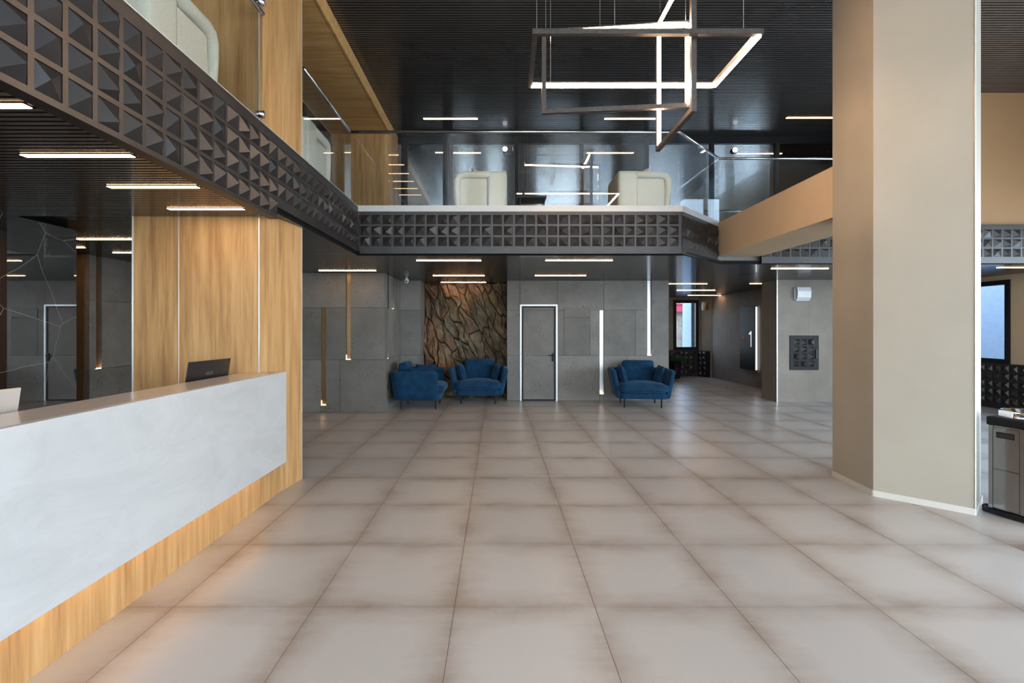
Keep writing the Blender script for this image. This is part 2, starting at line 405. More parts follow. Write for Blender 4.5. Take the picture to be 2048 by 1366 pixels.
ceil_re = structure('ceiling_reception')
box('ceiling_board', 'void', ceil_re, -4.5, -2.03, -4.4, 4.38, ZR+.03, ZR+.06)
y = 4.35; r_re = MB()
while y > -4.3:
    if y > 1.6: slat(ceil_re, -4.4, -2.03, y, ZR)
    else: r_re.box(-4.4, -2.03, y-.018, y+.018, ZR, ZR+.028)
    y -= .05
slat_field(r_re, ceil_re)

# ---------------------------------------------------------------- mezzanine slab
floor_up = structure('floor_mezzanine')
MB().prism([(-6.0, -4.4), (-2.07, -4.4), (-2.07, 7.05), (2.63, 7.05), (3.62, 8.06), (10.2, 8.06), (10.2, 10.6), (-6.0, 10.6)], ZL+.07, ZM).build('slab', 'grey_screed', floor_up)

# ---------------------------------------------------------------- concrete walls
def panelled(name, fr, panels, wall_u0, wall_u1, depth=.25, ztop=2.72, gap=.003):
    """panels: list of (u0,u1,z0,z1[,proud])"""
    st = structure(name)
    ob('backing', 'grey_screed', st, fr, wall_u0, wall_u1-.065, 0, ztop, -depth, -.06)
    for p in panels:
        pr = p[4] if len(p) > 4 else random.uniform(-.002, .002)
        ob('panel', 'concrete', st, fr, p[0]+gap, p[1]-gap, p[2]+gap, p[3]-gap, -.06, pr)
    return st
def channel(parent, fr, u0, u1, z0, z1, mat, led=True):
    c = ob('light_channel', mat, parent, fr, u0, u1, z0, z1, -.058, -.048)
    if led:
        ob('light_strip', 'warm_soft', parent, fr, u0+.004, u1-.004, z0+.001, z0+.009, -.045, -.006)
        ob('light_strip', 'warm_soft', parent, fr, u0+.001, u0+.004, z0+.009, z0+.09, -.046, -.03)
# back wall with the door, facing the camera (-Y)
YB = 10.71
fb = Frame(0, YB, 1, 0, 0, -1)
s1a, s1b, s2a, s2b = X(1199.6, YB), X(1207.6, YB), X(1295, YB), X(1303, YB)
dl, dr, dt = X(1040, YB), X(1115, YB), Z(609, YB)
z1, z2, z3 = 1.0, 2.0, 2.72
u0, u9 = X(1014, YB), X(1337.5, YB)
pn = [(u0, dl, z2, z3), (dl, dr, dt, z3), (dr, s1b, z2, z3), (s1b, s2a, z2, z3), (s2b, u9, z2, z3),
      (u0, dl, z1, z2), (dr, X(1128, YB), z1, z2), (X(1128, YB), X(1180, YB), z1, Z(635, YB)), (X(1180, YB), s1a, z1, z2),
      (s1b, X(1271, YB), z1, z2), (X(1271, YB), s2a, z1, z2), (s2b, u9, z1, z2), (X(1128, YB), X(1180, YB), Z(635, YB), Z(614, YB), .012),
      (u0, dl, 0, z1), (dr, s1a, 0, z1), (s1a, s1b, 0, .148), (s1b, X(1254, YB), 0, z1), (X(1254, YB), u9, 0, z1)]
wb_ = panelled('wall_back', fb, pn, u0, u9)
channel(wb_, fb, s1a, s1b, .148, z2, 'alu'); channel(wb_, fb, s2a, s2b, z1, z3, 'alu')
ob('end_panel', 'concrete', wb_, Frame(u9, YB, 0, 1, 1, 0), 0, 6.0, 0, z3, -.3, 0)
# niche side walls, front-facing left part
fl = YB+.0
niche_l, niche_r = -1.70, X(1014, YB)
wn = panelled('wall_back', fb, [(-2.15, niche_l, 0, z1), (-2.15, niche_l, z1, z2), (-2.15, niche_l, z2, z3)], -2.15, niche_l, .25)
fnl = Frame(niche_l, YB, 0, 1, 1, 0)
for a, b_ in ((0, z1), (z1, z2), (z2, z3)): ob('panel', 'concrete', wn, fnl, .0, .75, a+.003, b_-.003, -.06, 0)
box('end_panel', 'concrete', wb_, niche_r, niche_r+.25, YB+.061, 11.5, 0, z3)
# projecting block left of the niche: front at Y 9.23, side at X -2.15
YC = 9.23
fc = Frame(0, YC, 1, 0, 0, -1)
a1, a2, b1, b2 = X(641.5, YC), X(651.5, YC), X(691.3, YC), X(701, YC)
uL, uR = -6.0, -2.15
wl = panelled('wall_left_block', fc, [(uL, b1, z2-.012, z3), (b2, uR, z2-.012, z3), (uL, a1, z1, z2-.012), (a2, b1, z1, z2-.012), (b2, uR, z1, z2-.012),
      (uL, a1, 0, z1), (a1, a2, 0, .13), (a2, X(680, YC), 0, z1), (X(680, YC), uR, 0, z1)], uL, uR, .3)
channel(wl, fc, a1, a2, .13, z2-.012, 'bronze'); channel(wl, fc, b1, b2, z1, z3, 'bronze')
fs = Frame(-2.15, YC, 0, 1, 1, 0)
ws = structure('wall_left_side')
c1, c2 = .27, .34; c3, c4 = .76, .83; L = YB-YC
for q in [(0.003, c3, z2, z3), (c4, L, z2, z3), (.003, c1, z1, z2), (c2, L, z1, z2), (.003, L, 0, z1), (c1, c2, z2, z3)]:
    ob('panel', 'concrete', ws, fs, q[0]+.003, q[1]-.003, q[2]+.003, q[3]-.003, -.06, 0)
ob('backing', 'grey_screed', ws, fs, .06, L, 0, z3, -.25, -.06)
channel(ws, fs, c1, c2, z1, z2, 'bronze'); channel(ws, fs, c3, c4, z2, z3, 'bronze')
# concrete wall seen in the gap behind the reception
wg = structure('wall_left_corridor')
fg = Frame(-5.85, 6.95, 0, 1, 1, 0)
e1, e2 = .12, .22; e3, e4 = .86, .96
for q in [(0, e1, z2, z3), (e2, e3, z2, z3), (e4, 2.3, z2, z3), (0, e1, z1, z2), (e2, 2.3, z1, z2), (0, 2.3, 0, z1)]:
    ob('panel', 'concrete', wg, fg, q[0]+.003, q[1]-.003, q[2]+.003, q[3]-.003, -.06, 0)
ob('backing', 'grey_screed', wg, fg, .03, 2.3, 0, z3, -.4, -.06)
channel(wg, fg, e1, e2, z1, z3, 'bronze'); channel(wg, fg, e3, e4, z2, z3, 'bronze')
ob('end_trim', 'bronze', wg, Frame(-6.7, 6.95, 1, 0, 0, -1), 0, .79, 0, z3, -.03, .02)
# outer shell, left, then added light blockers behind the walls
sh = structure('wall_left')
box('shell', 'grey_screed', sh, -7.1, -6.7, 4.0, 16.6, 0, 2.8)
box('shell', 'grey_screed', sh, -6.3, -6.0, -4.6, 10.6, ZM, ZU+.3)
box('shell', 'grey_screed', sh, -7.1, -4.4, 3.9, 4.1, 0, 2.8)
box('shell', 'grey_screed', sh, -6.7, 3.7, 11.72, 11.9, 0, 2.72)  # unseen boxes added from here to stop sky light leaking through wall gaps
box('shell', 'grey_screed', sh, -2.6, -1.98, 10.97, 11.1, 0, 2.72)
box('shell', 'grey_screed', sh, -2.6, -2.42, 9.6, 10.97, 0, 2.72)

# marble reception wall
wm = structure('wall_reception')
for (a, b_) in ((-4.4, -2.1), (-2.1, .3), (.3, 2.65), (2.65, 5.0)):
    box('marble_panel', 'marble', wm, -4.42, -4.34, a+.0015, b_-.0015, 0, 2.6)
box('shell', 'void', wm, -4.6, -4.42, -4.4, 4.99, 0, 2.75)

# ---------------------------------------------------------------- rock face in the niche
def clip(poly, px, py, nx, ny):
    out = []
    for i in range(len(poly)):
        a, b_ = poly[i], poly[(i+1) % len(poly)]
        da = (a[0]-px)*nx+(a[1]-py)*ny; db = (b_[0]-px)*nx+(b_[1]-py)*ny
        if da <= 0: out.append(a)
        if (da < 0 < db) or (db < 0 < da):
            t = da/(da-db); out.append((a[0]+(b_[0]-a[0])*t, a[1]+(b_[1]-a[1])*t))
    return out
rock = structure('wall_niche')
YR = 11.40
box('crevice', 'rockgap', rock, niche_l, niche_r, YR, YR+.25, 0, 2.72)
rng = random.Random(21)
def sk(x, z): return (x*2.3+z*.85, z*.62)      # stretched along the steep diagonal
seeds = []
while len(seeds) < 62:
    p = (rng.uniform(niche_l-.1, niche_r+.1), rng.uniform(-.1, 2.8)); q = sk(*p)
    if all((q[0]-s[0])**2+(q[1]-s[1])**2 > .30**2*(.5+.9*noise.noise(Vector((p[0]*1.3, p[1]*1.3, 3)))**2*2) for s in seeds): seeds.append(q)
def unsk(q): z = q[1]/.62; return ((q[0]-z*.85)/2.3, z)
corners = [(niche_l, 0), (niche_r, 0), (niche_r, 2.66), (niche_l, 2.66)]
for si, s in enumerate(seeds):
    poly = [sk(*c) for c in corners]
    for ti, t in enumerate(seeds):
        if ti == si: continue
        poly = clip(poly, (s[0]+t[0])/2, (s[1]+t[1])/2, t[0]-s[0], t[1]-s[1])
        if len(poly) < 3: break
    if len(poly) < 3: continue
    pts = [unsk(q) for q in poly]; fine = []
    for i in range(len(pts)):
        a, b_ = Vector(pts[i]), Vector(pts[(i+1) % len(pts)]); n = max(1, int((b_-a).length/.07))
        for k in range(n): fine.append(a.lerp(b_, k/n))
    cxy = sum(fine, Vector((0, 0)))/len(fine); H = rng.uniform(.08, .20); tilt = Vector((rng.uniform(-.38, .38), rng.uniform(-.2, .2)))
    V = []; Fc = []; rings = [(0.0, .995), (.70, .97), (.93, .88), (1.0, .58), (1.0, .28)]
    n = len(fine)
    for (h, sc) in rings:
        for p in fine:
            wob = Vector((noise.noise(Vector((p.x*4, p.y*4, 0)))*.085, noise.noise(Vector((p.x*4, p.y*4, 9)))*.085))
            q = cxy+(p+wob-cxy)*sc
            q.x = min(max(q.x, niche_l+.002), niche_r-.002); q.y = min(max(q.y, .002), 2.66)
            hh = h*(H+(q-cxy).dot(tilt)+.05*noise.noise(Vector((q.x*5, q.y*5, si)))+.03*noise.noise(Vector((q.x*13, q.y*13, si))))
            V.append((q.x, YR-max(hh, 0), q.y))
    V.append((cxy.x, YR-H*1.03, cxy.y))
    for r_ in range(len(rings)-1):
        for k in range(n): Fc.append((r_*n+k, r_*n+(k+1) % n, (r_+1)*n+(k+1) % n, (r_+1)*n+k))
    for k in range(n): Fc.append(((len(rings)-1)*n+k, (len(rings)-1)*n+(k+1) % n, len(V)-1))
    o = mesh_obj('stone', V, Fc, 'rock', rock, smooth=False); fix(o)

# ---------------------------------------------------------------- door
door = structure('door_1', (0, YB, 0))
dfl = MB()
dfl.box(dl, dl+.035, YB-.012, YB+.05, 0, dt).box(dr-.035, dr, YB-.012, YB+.05, 0, dt).box(dl+.035, dr-.035, YB-.012, YB+.05, dt-.035, dt)
dfl.build('door_frame', 'doorframe', door)
dg = MB(); i0, i1, it = dl+.035, dr-.035, dt-.035
dg.box(i0, i0+.038, YB-.012, YB+.05, 0, it).box(i1-.038, i1, YB-.012, YB+.05, 0, it).box(i0+.038, i1-.038, YB-.012, YB+.05, it-.034, it).box(i0+.038, i1-.038, YB-.012, YB+.05, 0, .03)
dg.build('door_edge', 'darkmetal', door)
box('leaf_panel', 'concrete', door, i0+.040, i1-.040, YB+.004, YB+.055, .032, .998)
box('leaf_panel', 'concrete', door, i0+.040, i1-.040, YB+.004, YB+.055, 1.002, z2-.002)
box('leaf_panel', 'concrete', door, i0+.040, i1-.040, YB+.004, YB+.055, z2+.002, it-.036)
hp = box('lock_plate', 'darkmetal', door, i1-.085, i1-.022, YB-.026, YB+.004, .87, 1.05, .003)
hm = MB().tube([(i1-.045, YB-.014, 1.0), (i1-.045, YB-.06, 1.0)], .010).tube([(i1-.035, YB-.06, 1.0), (i1-.165, YB-.06, 1.0)], .009)
hm.build('door_handle', 'darkmetal', hp)
MB().tube([(i1-.04, YB-.014, .92), (i1-.04, YB-.022, .92)], .014, 12).build('key_cylinder', 'chrome', hp)

# ---------------------------------------------------------------- right-hand walls and passage
XP = 6.06; YP = 10.52
wr = structure('wall_lift')
MB().prism([(XP, YP), (8.2, YP), (8.2, 11.12), (XP, 11.12)], 0, 2.72).build('pier', 'screed', wr)
box('edge_trim', 'seam', wr, XP-.004, XP+.012, YP-.006, YP+.01, 0, 2.66)
box('joint', 'grey_screed', wr, X(1618, YP)-.003, X(1618, YP)+.003, YP-.0015, YP+.01, 0, 2.66)
XW = 7.02
wp = structure('wall_passage')
MB().prism([(XW, 11.12), (XW+.3, 11.12), (XW+.3, 16.5), (XW, 15.85)], 0, 2.72).build('plaster_face', 'screed', wp)
# far wall with window opening
YF = 16.3
xa, xb = X(1346.5, YF), X(1397, YF); wz0, wz1 = Z(700, YF), Z(600, YF)
wf = structure('wall_far')
box('plaster_face', 'screed', wf, 3.4, xa, YF, YF+.3, 0, 2.72)
box('plaster_face', 'screed', wf, xb, 7.4, YF, YF+.3, 0, 2.72)
box('plaster_face', 'screed', wf, xa, xb, YF, YF+.3, 0, wz0)
box('plaster_face', 'screed', wf, xa, xb, YF, YF+.3, wz1, 2.72)
MB().prism([(6.75, YF), (XW, 15.87), (XW+.2, 16.0), (7.0, 16.5)], 0, 2.72).build('angled_face', 'screed', wf)
def window(name, x0, x1, z0, z1, y, t=.11, fd=.1, along='x', glassmat='glass'):
    st = structure(name, (0, 0, 0))
    def bx(nm, mat, u0, u1, a, b_, d0, d1):
        if along == 'x': return box(nm, mat, st, u0, u1, y+d0, y+d1, a, b_)
        return box(nm, mat, st, y+d0, y+d1, u0, u1, a, b_)
    fm = MB()
    for (u0, u1, a, b_) in ((x0, x0+t, z0, z1), (x1-t, x1, z0, z1), (x0+t, x1-t, z0, z0+t), (x0+t, x1-t, z1-t, z1)):
        if along == 'x': fm.box(u0, u1, y, y+fd, a, b_)
        else: fm.box(y, y+fd, u0, u1, a, b_)
    fm.build('window_frame', 'darkmetal', st)
    bx('pane', glassmat, x0+t, x1-t, z0+t, z1-t, fd*.5, fd*.5+.01)
    return st
window('window_1', xa, xb, wz0, wz1, YF-.02, .10)
# right wall, X = 10
XR = 10.0
wy0, wy1, wz2, wz3 = 9.45, 10.75, Z(728, 9.49), 2.55
wrt = structure('wall_right')
box('plaster_face', 'plaster_tan', wrt, XR, XR+.3, 8.3, wy0, 0, 2.72)
box('plaster_face', 'plaster_tan', wrt, XR, XR+.3, wy1, 11.3, 0, 2.72)
box('plaster_face', 'plaster_tan', wrt, XR, XR+.3, wy0, wy1, 0, wz2)
box('plaster_face', 'plaster_tan', wrt, XR, XR+.3, wy0, wy1, wz3, 2.72)
box('plaster_face', 'screed', wrt, 8.2, XR+.3, 11.12, 11.4, 0, 2.72)
window('window_2', wy0, wy1, wz2, wz3, XR-.03, .09, along='y')
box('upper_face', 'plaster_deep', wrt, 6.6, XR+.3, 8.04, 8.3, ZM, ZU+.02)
# double height windows on the right and behind the camera
bays = [(-4.1, -1.5), (-1.3, 1.3), (1.5, 4.1), (4.3, 7.1)]
for (a, b_) in ((-4.6, -4.1), (-1.5, -1.3), (1.3, 1.5), (4.1, 4.3), (7.1, 8.3)):
    box('pier', 'plaster_tan', wrt, XR, XR+.3, a, b_, 0, ZU+.3)
box('sill_wall', 'plaster_tan', wrt, XR, XR+.3, -4.1, 7.1, 0, .35)
box('lintel', 'plaster_tan', wrt, XR, XR+.3, -4.1, 7.1, 3.35, ZU+.3)
for i, (a, b_) in enumerate(bays): window('window_%d' % (i+3), a, b_, .35, 3.35, XR+.1, .07, along='y')
wbk = structure('wall_entrance')
xs = [(-3.5, -2.5), (-2.0, -1.1), (-.6, .3), (1.9, 4.1), (4.7, 6.5), (7.2, 9.4)]
prev = -6.3
for a, b_ in xs:
    box('pier', 'plaster', wbk, prev, a, -4.6, -4.4, 0, ZU+.3); prev = b_
box('pier', 'plaster', wbk, prev, 10.3, -4.6, -4.4, 0, ZU+.3)
for a, b_ in xs: box('lintel', 'plaster', wbk, a, b_, -4.6, -4.4, 5.2, ZU+.3)
for i, (a, b_) in enumerate(xs): window('window_%d' % (i+7), a, b_, 0.05, 5.2, -4.55, .07)
# upper back: wood box and dark glazed wall
YG = 9.90

# ---------------------------------------------------------------- oak pillar and upper oak elements
pil = thing('oak_pillar', 'oak-clad pillar behind the white reception counter rising past the balcony', 'pillar', (-2.7, 4.7, 0))
P0 = [(-3.30, 4.40), (-2.16, 4.40), (-2.065, 5.12), (-2.25, 5.3), (-3.30, 5.3)]
MB().prism([(-3.28, 4.42), (-2.18, 4.42), (-2.085, 5.10), (-2.27, 5.28), (-3.28, 5.28)], 0, ZU).build('core', 'grey_screed', pil)
xj = X(358, 4.4)
box('panel', 'oak', pil, -3.30, xj-.003, 4.398, 4.42, 0, ZU)
box('panel', 'oak', pil, xj+.003, -2.166, 4.398, 4.42, 0, ZU)
fpf = Frame(-2.16, 4.40, -2.065+2.16, 5.12-4.40, 1, -.13)
Ls = math.hypot(.095, .72)
ob('panel', 'oak', pil, fpf, .004, Ls-.004, 0, ZU, -.02, .002)
box('edge_trim', 'seam', pil, -3.312, -3.300, 4.392, 4.41, 0, ZU)
box('edge_trim', 'seam', pil, xj-.003, xj+.003, 4.395, 4.41, 0, ZU)
box('edge_trim', 'seam', pil, -2.166, -2.156, 4.392, 4.404, 0, ZU)
box('edge_trim', 'seam', pil, -2.074, -2.062, 5.112, 5.124, 0, ZU)
box('panel', 'oak', pil, -3.32, -3.30, 4.41, 5.3, 0, ZU)

sof = thing('oak_bulkhead', 'long oak ceiling bulkhead running along the left edge of the upper ceiling', 'bulkhead', (-2.6, 7.2, 5.31))
box('underside_board', 'oak_soffit', sof, -3.17, -2.06, 5.33, 9.28, 5.31, 5.33)
box('fascia_board', 'oak_soffit', sof, -2.06, -2.042, 5.31, 9.28, 5.30, 5.498)
box('back_board', 'oak_soffit', sof, -3.19, -3.17, 5.33, 9.28, 5.30, 5.498)
ow = thing('oak_wall_unit', 'tall oak wall unit on the balcony left of the dark glass door', 'wall unit', (-2.6, 9.6, ZM))
for a, b_ in ((-3.17, -2.60), (-2.60, -2.09)): box('panel', 'oak', ow, a+.002, b_-.002, 9.28, 9.30, ZM, ZU-.002)
box('side_panel', 'oak', ow, -2.09, -2.03, 9.28, 9.89, ZM, ZU-.002)
box('core', 'grey_screed', ow, -3.15, -2.09, 9.30, 9.88, ZM, ZU-.01)
for a, b_ in ((-5.9, -4.9), (-4.9, -4.0), (-4.0, -3.17)): box('panel', 'oak', ow, a+.002, b_-.002, 9.60, 9.62, ZM, ZU-.002)

# ---------------------------------------------------------------- dark glazed wall upstairs
gw = structure('wall_glazed')
dx0, dx1 = X(803, YG), X(897, YG)
mull = [dx1+.06]+[X(p, YG) for p in (1033, 1163, 1293, 1423, 1553)]+[6.9, 8.2]
box('pane', 'darkglass', gw, -2.03, dx0, YG, YG+.02, ZM, 5.36)
for a, b_ in zip([dx1]+mull[1:], mull[1:]+[9.9]): box('pane', 'darkglass', gw, a+.02, b_-.02, YG, YG+.02, ZM+.05, 5.36)
for a in mull: box('mullion', 'darkmetal', gw, a-.035, a+.035, YG-.05, YG+.05, ZM, 5.37)
box('header', 'darkmetal', gw, -2.03, 10, YG-.03, YG+.05, 5.36, 5.52)
box('sill', 'darkmetal', gw, dx1, 10, YG-.03, YG+.05, ZM, ZM+.05)
box('shell', 'void', gw, -6, 10.3, YG+.06, YG+.3, ZM, ZU+.3)
gd = structure('door_2', (0, YG, ZM))
fm = MB(); dtz = Z(278, YG)
fm.box(dx0, dx0+.13, YG-.04, YG+.04, ZM, dtz).box(dx1-.11, dx1, YG-.04, YG+.04, ZM, dtz).box(dx0+.13, dx1-.11, YG-.04, YG+.04, dtz-.11, dtz).box(dx0+.13, dx1-.11, YG-.04, YG+.04, ZM, ZM+.12)
fm.build('door_frame', 'darkmetal', gd)
box('pane', 'darkglass', gd, dx0+.13, dx1-.11, YG-.01, YG+.01, ZM+.12, dtz-.11)
box('transom', 'darkmetal', gd, dx0, dx1, YG-.03, YG+.04, dtz, 5.36)
MB().tube([(dx1-.05, YG-.04, 4.35), (dx1-.05, YG-.10, 4.35), (dx1-.05, YG-.10, 4.75), (dx1-.05, YG-.04, 4.75)], .014).build('door_handle', 'darkmetal', gd)

# ---------------------------------------------------------------- pyramid cladding
PYR = []
def pyr_mesh(dx, dz):
    s = .5
    me = bpy.data.meshes.new('pyramid')
    v = [(-s, 0, -s), (s, 0, -s), (s, 0, s), (-s, 0, s), (dx, -1, dz), (-s, .3, -s), (s, .3, -s), (s, .3, s), (-s, .3, s)]
    f = [(0, 1, 4), (1, 2, 4), (2, 3, 4), (3, 0, 4), (5, 6, 1, 0), (6, 7, 2, 1), (7, 8, 3, 2), (8, 5, 0, 3)]
    me.from_pydata(v, [], f); me.materials.append(M['blackmetal']); return me
for dx, dz in ((.22, .05), (.05, -.2), (-.2, .12), (.2, -.22), (-.1, -.2), (.18, .2), (-.22, -.05), (.0, .22)): PYR.append(pyr_mesh(dx, dz))
seq = [0, 3, 5, 0, 1, 5, 3, 0, 2, 5, 7, 4, 0, 5, 1, 6]
def cladding(parent, fr, u0, n, rows, pitch, psize, zb, zt, ulen=None, hgt=.040):
    """frame grid + pyramids; rows = list of row top heights"""
    ul = n*pitch if ulen is None else ulen
    gm = MB(); fw = pitch-psize; e = .003
    zr = sorted(rows)
    bands = [(zb, zr[0]-psize)]+[(zr[i], zr[i+1]-psize) for i in range(len(zr)-1)]+[(zr[-1], zt)]
    for a, b_ in bands: gm.obox(fr, u0, u0+ul, a, b_, -.01, e)
    for k in range(n+1):
        a = max(u0+k*pitch-fw/2, u0); b_ = min(u0+k*pitch+fw/2, u0+ul)
        if b_ <= a: continue
        for zt_ in zr: gm.obox(fr, a, b_, zt_-psize, zt_, -.01, e)
    gm.build('grid_frame', 'blackmetal', parent)
    ob('backing_sheet', 'blackmetal', parent, fr, u0, u0+ul, zb, zt, -.04, -.01)
    ang = math.atan2(fr.u.y, fr.u.x)
    for k in range(n):
        for ri, zt_ in enumerate(rows):
            o = bpy.data.objects.new('pyramid', PYR[seq[(k*3+ri*5+(k//4)) % 16] % 8]); link(o, parent)
            c = fr.p(u0+(k+.5)*pitch, zt_-psize/2, .0)
            o.location = c-OFF[parent.name]; o.rotation_euler = (0, 0, ang)
            # local -Y is outwards; frames with u=+X have n=-Y
            o.scale = (psize-.005, hgt, psize-.005)
            if (Matrix.Rotation(ang, 3, 'Z') @ Vector((0, -1, 0))).dot(fr.n) < 0: o.rotation_euler = (0, 0, ang+PI)
rows4 = [3.249, 3.084, 2.919, 2.754]; rows3 = rows4[:3]
pt, ps = .166, .136
XF = -2.0; YS = 4.40
f1 = thing('pyramid_fascia', 'deep black fascia with four rows of metal pyramids above the reception', 'fascia', (XF, 2.5, 2.6))
fL = Frame(XF, 0, 0, 1, 1, 0)
nL = 24
cladding(f1, fL, YS-nL*pt, nL, rows4, pt, ps, 2.597, 3.33)
ob('top_edge', 'seam', f1, fL, YS-nL*pt, YS, 3.33, 3.336, -.06, .014)
ob('bottom_edge', 'blackmetal', f1, fL, YS-nL*pt, YS, 2.58, 2.597, -.07, .014)
f2 = thing('pyramid_fascia', 'black pyramid fascia running back from the oak pillar to the balcony corner', 'fascia', (XF, 5.7, 2.7))
nM = 15; YE = 6.95
cladding(f2, fL, YS+.002, nM, rows3, pt, ps, 2.695, 3.33, ulen=YE-YS-.002)
ob('top_edge', 'seam', f2, fL, YS, YE, 3.33, 3.336, -.06, .014)
f3 = thing('pyramid_fascia', 'straight black pyramid fascia under the white ledge facing the hall', 'fascia', (.3, YE, 2.7))
fF = Frame(0, YE, 1, 0, 0, -1)
pf, psf = .158, .131; nF = 29; xe = 2.64
rowsF = [3.2175, 3.058, 2.901]
cladding(f3, fF, -1.975, nF, rowsF, pf, psf, 2.665, 3.265, ulen=xe+1.975)
ob('ledge', 'stone_white', f3, fF, XF, xe+.01, 3.265, 3.352, -.16, .012)
f4 = thing('pyramid_fascia', 'angled black pyramid fascia between the straight balcony front and the tan beam', 'fascia', (3.1, 7.4, 2.7))
fD = Frame(xe, YE, 1, 1.04, 1, -1)
LD = math.hypot(3.62-xe, 1.02)
cladding(f4, fD, .01, 9, rowsF, pf, psf, 2.665, 3.265, ulen=LD-.01)
ob('ledge', 'stone_white', f4, fD, 0, LD, 3.265, 3.352, -.16, .012)
f5 = thing('pyramid_fascia', 'black pyramid fascia beyond the tan beam and the big column', 'fascia', (6.5, 7.97, 2.7))
fR = Frame(0, 7.97, 1, 0, 0, -1)
cladding(f5, fR, 4.34, 35, rowsF, pf, psf, 2.665, 3.265, ulen=5.63)
ob('ledge', 'blackmetal', f5, fR, 4.34, 9.97, 3.265, 3.30, -.16, .012)

# wainscots of the same cladding
def wainscot(name, label, fr, ulen, top, loc):
    t = thing(name, label, 'wainscot', loc)
    n = int(ulen/pf); nr = 5; rows = [top-.03-i*pf for i in range(nr)]
    cladding(t, fr, 0, n, rows, pf, psf, 0.0, top, ulen=ulen, hgt=.04)
    return t
wtop = Z(700, YF)
wainscot('pyramid_wainscot', 'black pyramid panel below the far window beside the potted plant', Frame(3.9, YF-.06, 1, 0, 0, -1), 6.72-3.9, wtop, (5.5, YF, 0))
wainscot('pyramid_wainscot', 'short angled black pyramid panel turning from the far window to the passage wall', Frame(6.70, YF-.05, XW-6.75-.02, 15.87-YF, -(YF-15.87), -(XW-6.75)), .45, wtop-.02, (6.8, 16, 0))
wainscot('pyramid_wainscot', 'black pyramid panel under the window behind the steel cabinet', Frame(XR-.05, 11.0, 0, -1, -1, 0), 2.6, wz2, (XR, 9.5, 0))

# ---------------------------------------------------------------- column and beam
colm = thing('column', 'massive beige plastered column beside the stainless steel cabinet', 'column', (4.0, 4.8, 0))
CP = [(3.61, 5.226), (3.567, 4.604), (4.066, 4.13), (4.46, 4.475), (4.50, 5.23), (4.1, 5.45)]
MB().prism(CP, 0, ZU).build('shaft', 'plaster', colm)
bb = MB()
def skirt(p, q, t=.012, h=.055):
    p, q = Vector(p), Vector(q); u = (q-p).normalized(); n = Vector((u.y, -u.x))
    return MB().obox(Frame(p.x, p.y, u.x, u.y, n.x, n.y), 0, (q-p).length, 0, h, .0, t)
skirt(CP[0], CP[1]).build('skirting', 'base', colm); skirt(CP[1], CP[2]).build('skirting', 'base', colm); skirt(CP[2], CP[3]).build('skirting', 'base', colm)
box('corner_trim', 'seam', colm, 4.060, 4.068, 4.122, 4.130, 0, ZU)
beam = thing('beam', 'thick tan beam from the column to the balcony edge', 'beam', (3.9, 6.6, 2.787))
MB().prism([(3.61, 5.20), (4.1, 5.40), (4.34, 5.40), (4.36, 8.1), (3.64, 8.02)], 2.787, 3.335).build('beam_body', 'plaster_tan', beam)

# ---------------------------------------------------------------- balustrade
bal = thing('balustrade', 'clear glass balcony balustrade with slim steel handrail', 'balustrade', (0, 7, ZM))
XG, YGf, ZH = -2.12, 7.00, 4.43
def pane(p, q):
    p, q = Vector(p), Vector(q); u = (q-p).normalized(); n = Vector((u.y, -u.x))
    ob('glass_pane', 'glass', bal, Frame(p.x, p.y, u.x, u.y, n.x, n.y), .004, (q-p).length-.004, 3.353, ZH-.012, -.006, .006)
for p, q in [((XG, .9), (XG, 2.62)), ((XG, 2.62), (XG, 4.37)), ((XG, 5.32), (XG, YGf)), ((XG, YGf), (-1.52, YGf)), ((-1.52, YGf), (.22, YGf)), ((.22, YGf), (2.62, YGf)),
             ((2.62, YGf), (3.70, 8.10)), ((3.70, 8.10), (5.5, 8.10)), ((5.5, 8.10), (6.6, 8.10))]: pane(p, q)
MB().tube([(XG, .5, ZH), (XG, 4.38, ZH)], .02).build('handrail', 'steel', bal, True)
MB().tube([(XG, 5.3, ZH), (XG, YGf, ZH)], .02).build('handrail', 'steel', bal, True)
MB().tube([(XG, YGf, ZH), (2.62, YGf, ZH)], .02).build('handrail', 'steel', bal, True)
MB().tube([(2.62, YGf, ZH), (3.70, 8.1, ZH)], .02).build('handrail', 'steel', bal, True)
MB().tube([(3.70, 8.1, ZH), (6.6, 8.1, ZH)], .02).build('handrail', 'steel', bal, True)
MB().tube([(XG-.03, 4.33, 4.5), (XG+.04, 4.33, 4.5)], .032, 14).build('clamp', 'chrome', bal, True)
MB().tube([(XG-.03, 4.33, 3.5), (XG+.04, 4.33, 3.5)], .032, 14).build('clamp', 'chrome', bal, True)

# ---------------------------------------------------------------- reception counter
ct = thing('reception_counter', 'long white-fronted reception counter on a recessed oak plinth', 'counter', (-2.15, 2, 0))
ce = 4.56
box('front_panel', 'counter', ct, -2.02, -1.985, -1.5, ce, .335, 1.184, .003)
box('counter_top', 'countertop', ct, -2.33, -2.022, -1.5, ce-.17, 1.150, 1.184, .002)
box('underside', 'counter', ct, -2.13, -2.022, -1.5, ce-.17, .335, .36)
for a, b_ in ((-1.5, .45), (.45, 1.62), (1.62, 2.83), (2.83, 4.39)):
    box('plinth_panel', 'oak', ct, -2.145, -2.115, a+.0015, b_-.0015, 0, .335)
box('plinth_panel', 'oak', pil, -2.145, -2.115, 4.394, 5.02, 0, .335)
box('light_strip', 'strip', ct, -2.085, -2.060, -1.4, 4.35, .318, .328)
box('core', 'oak', ct, -2.33, -2.147, -1.5, 4.39, 0, 1.149)
box('worktop', 'oak', ct, -2.95, -2.332, -1.5, 4.38, 1.02, 1.05)
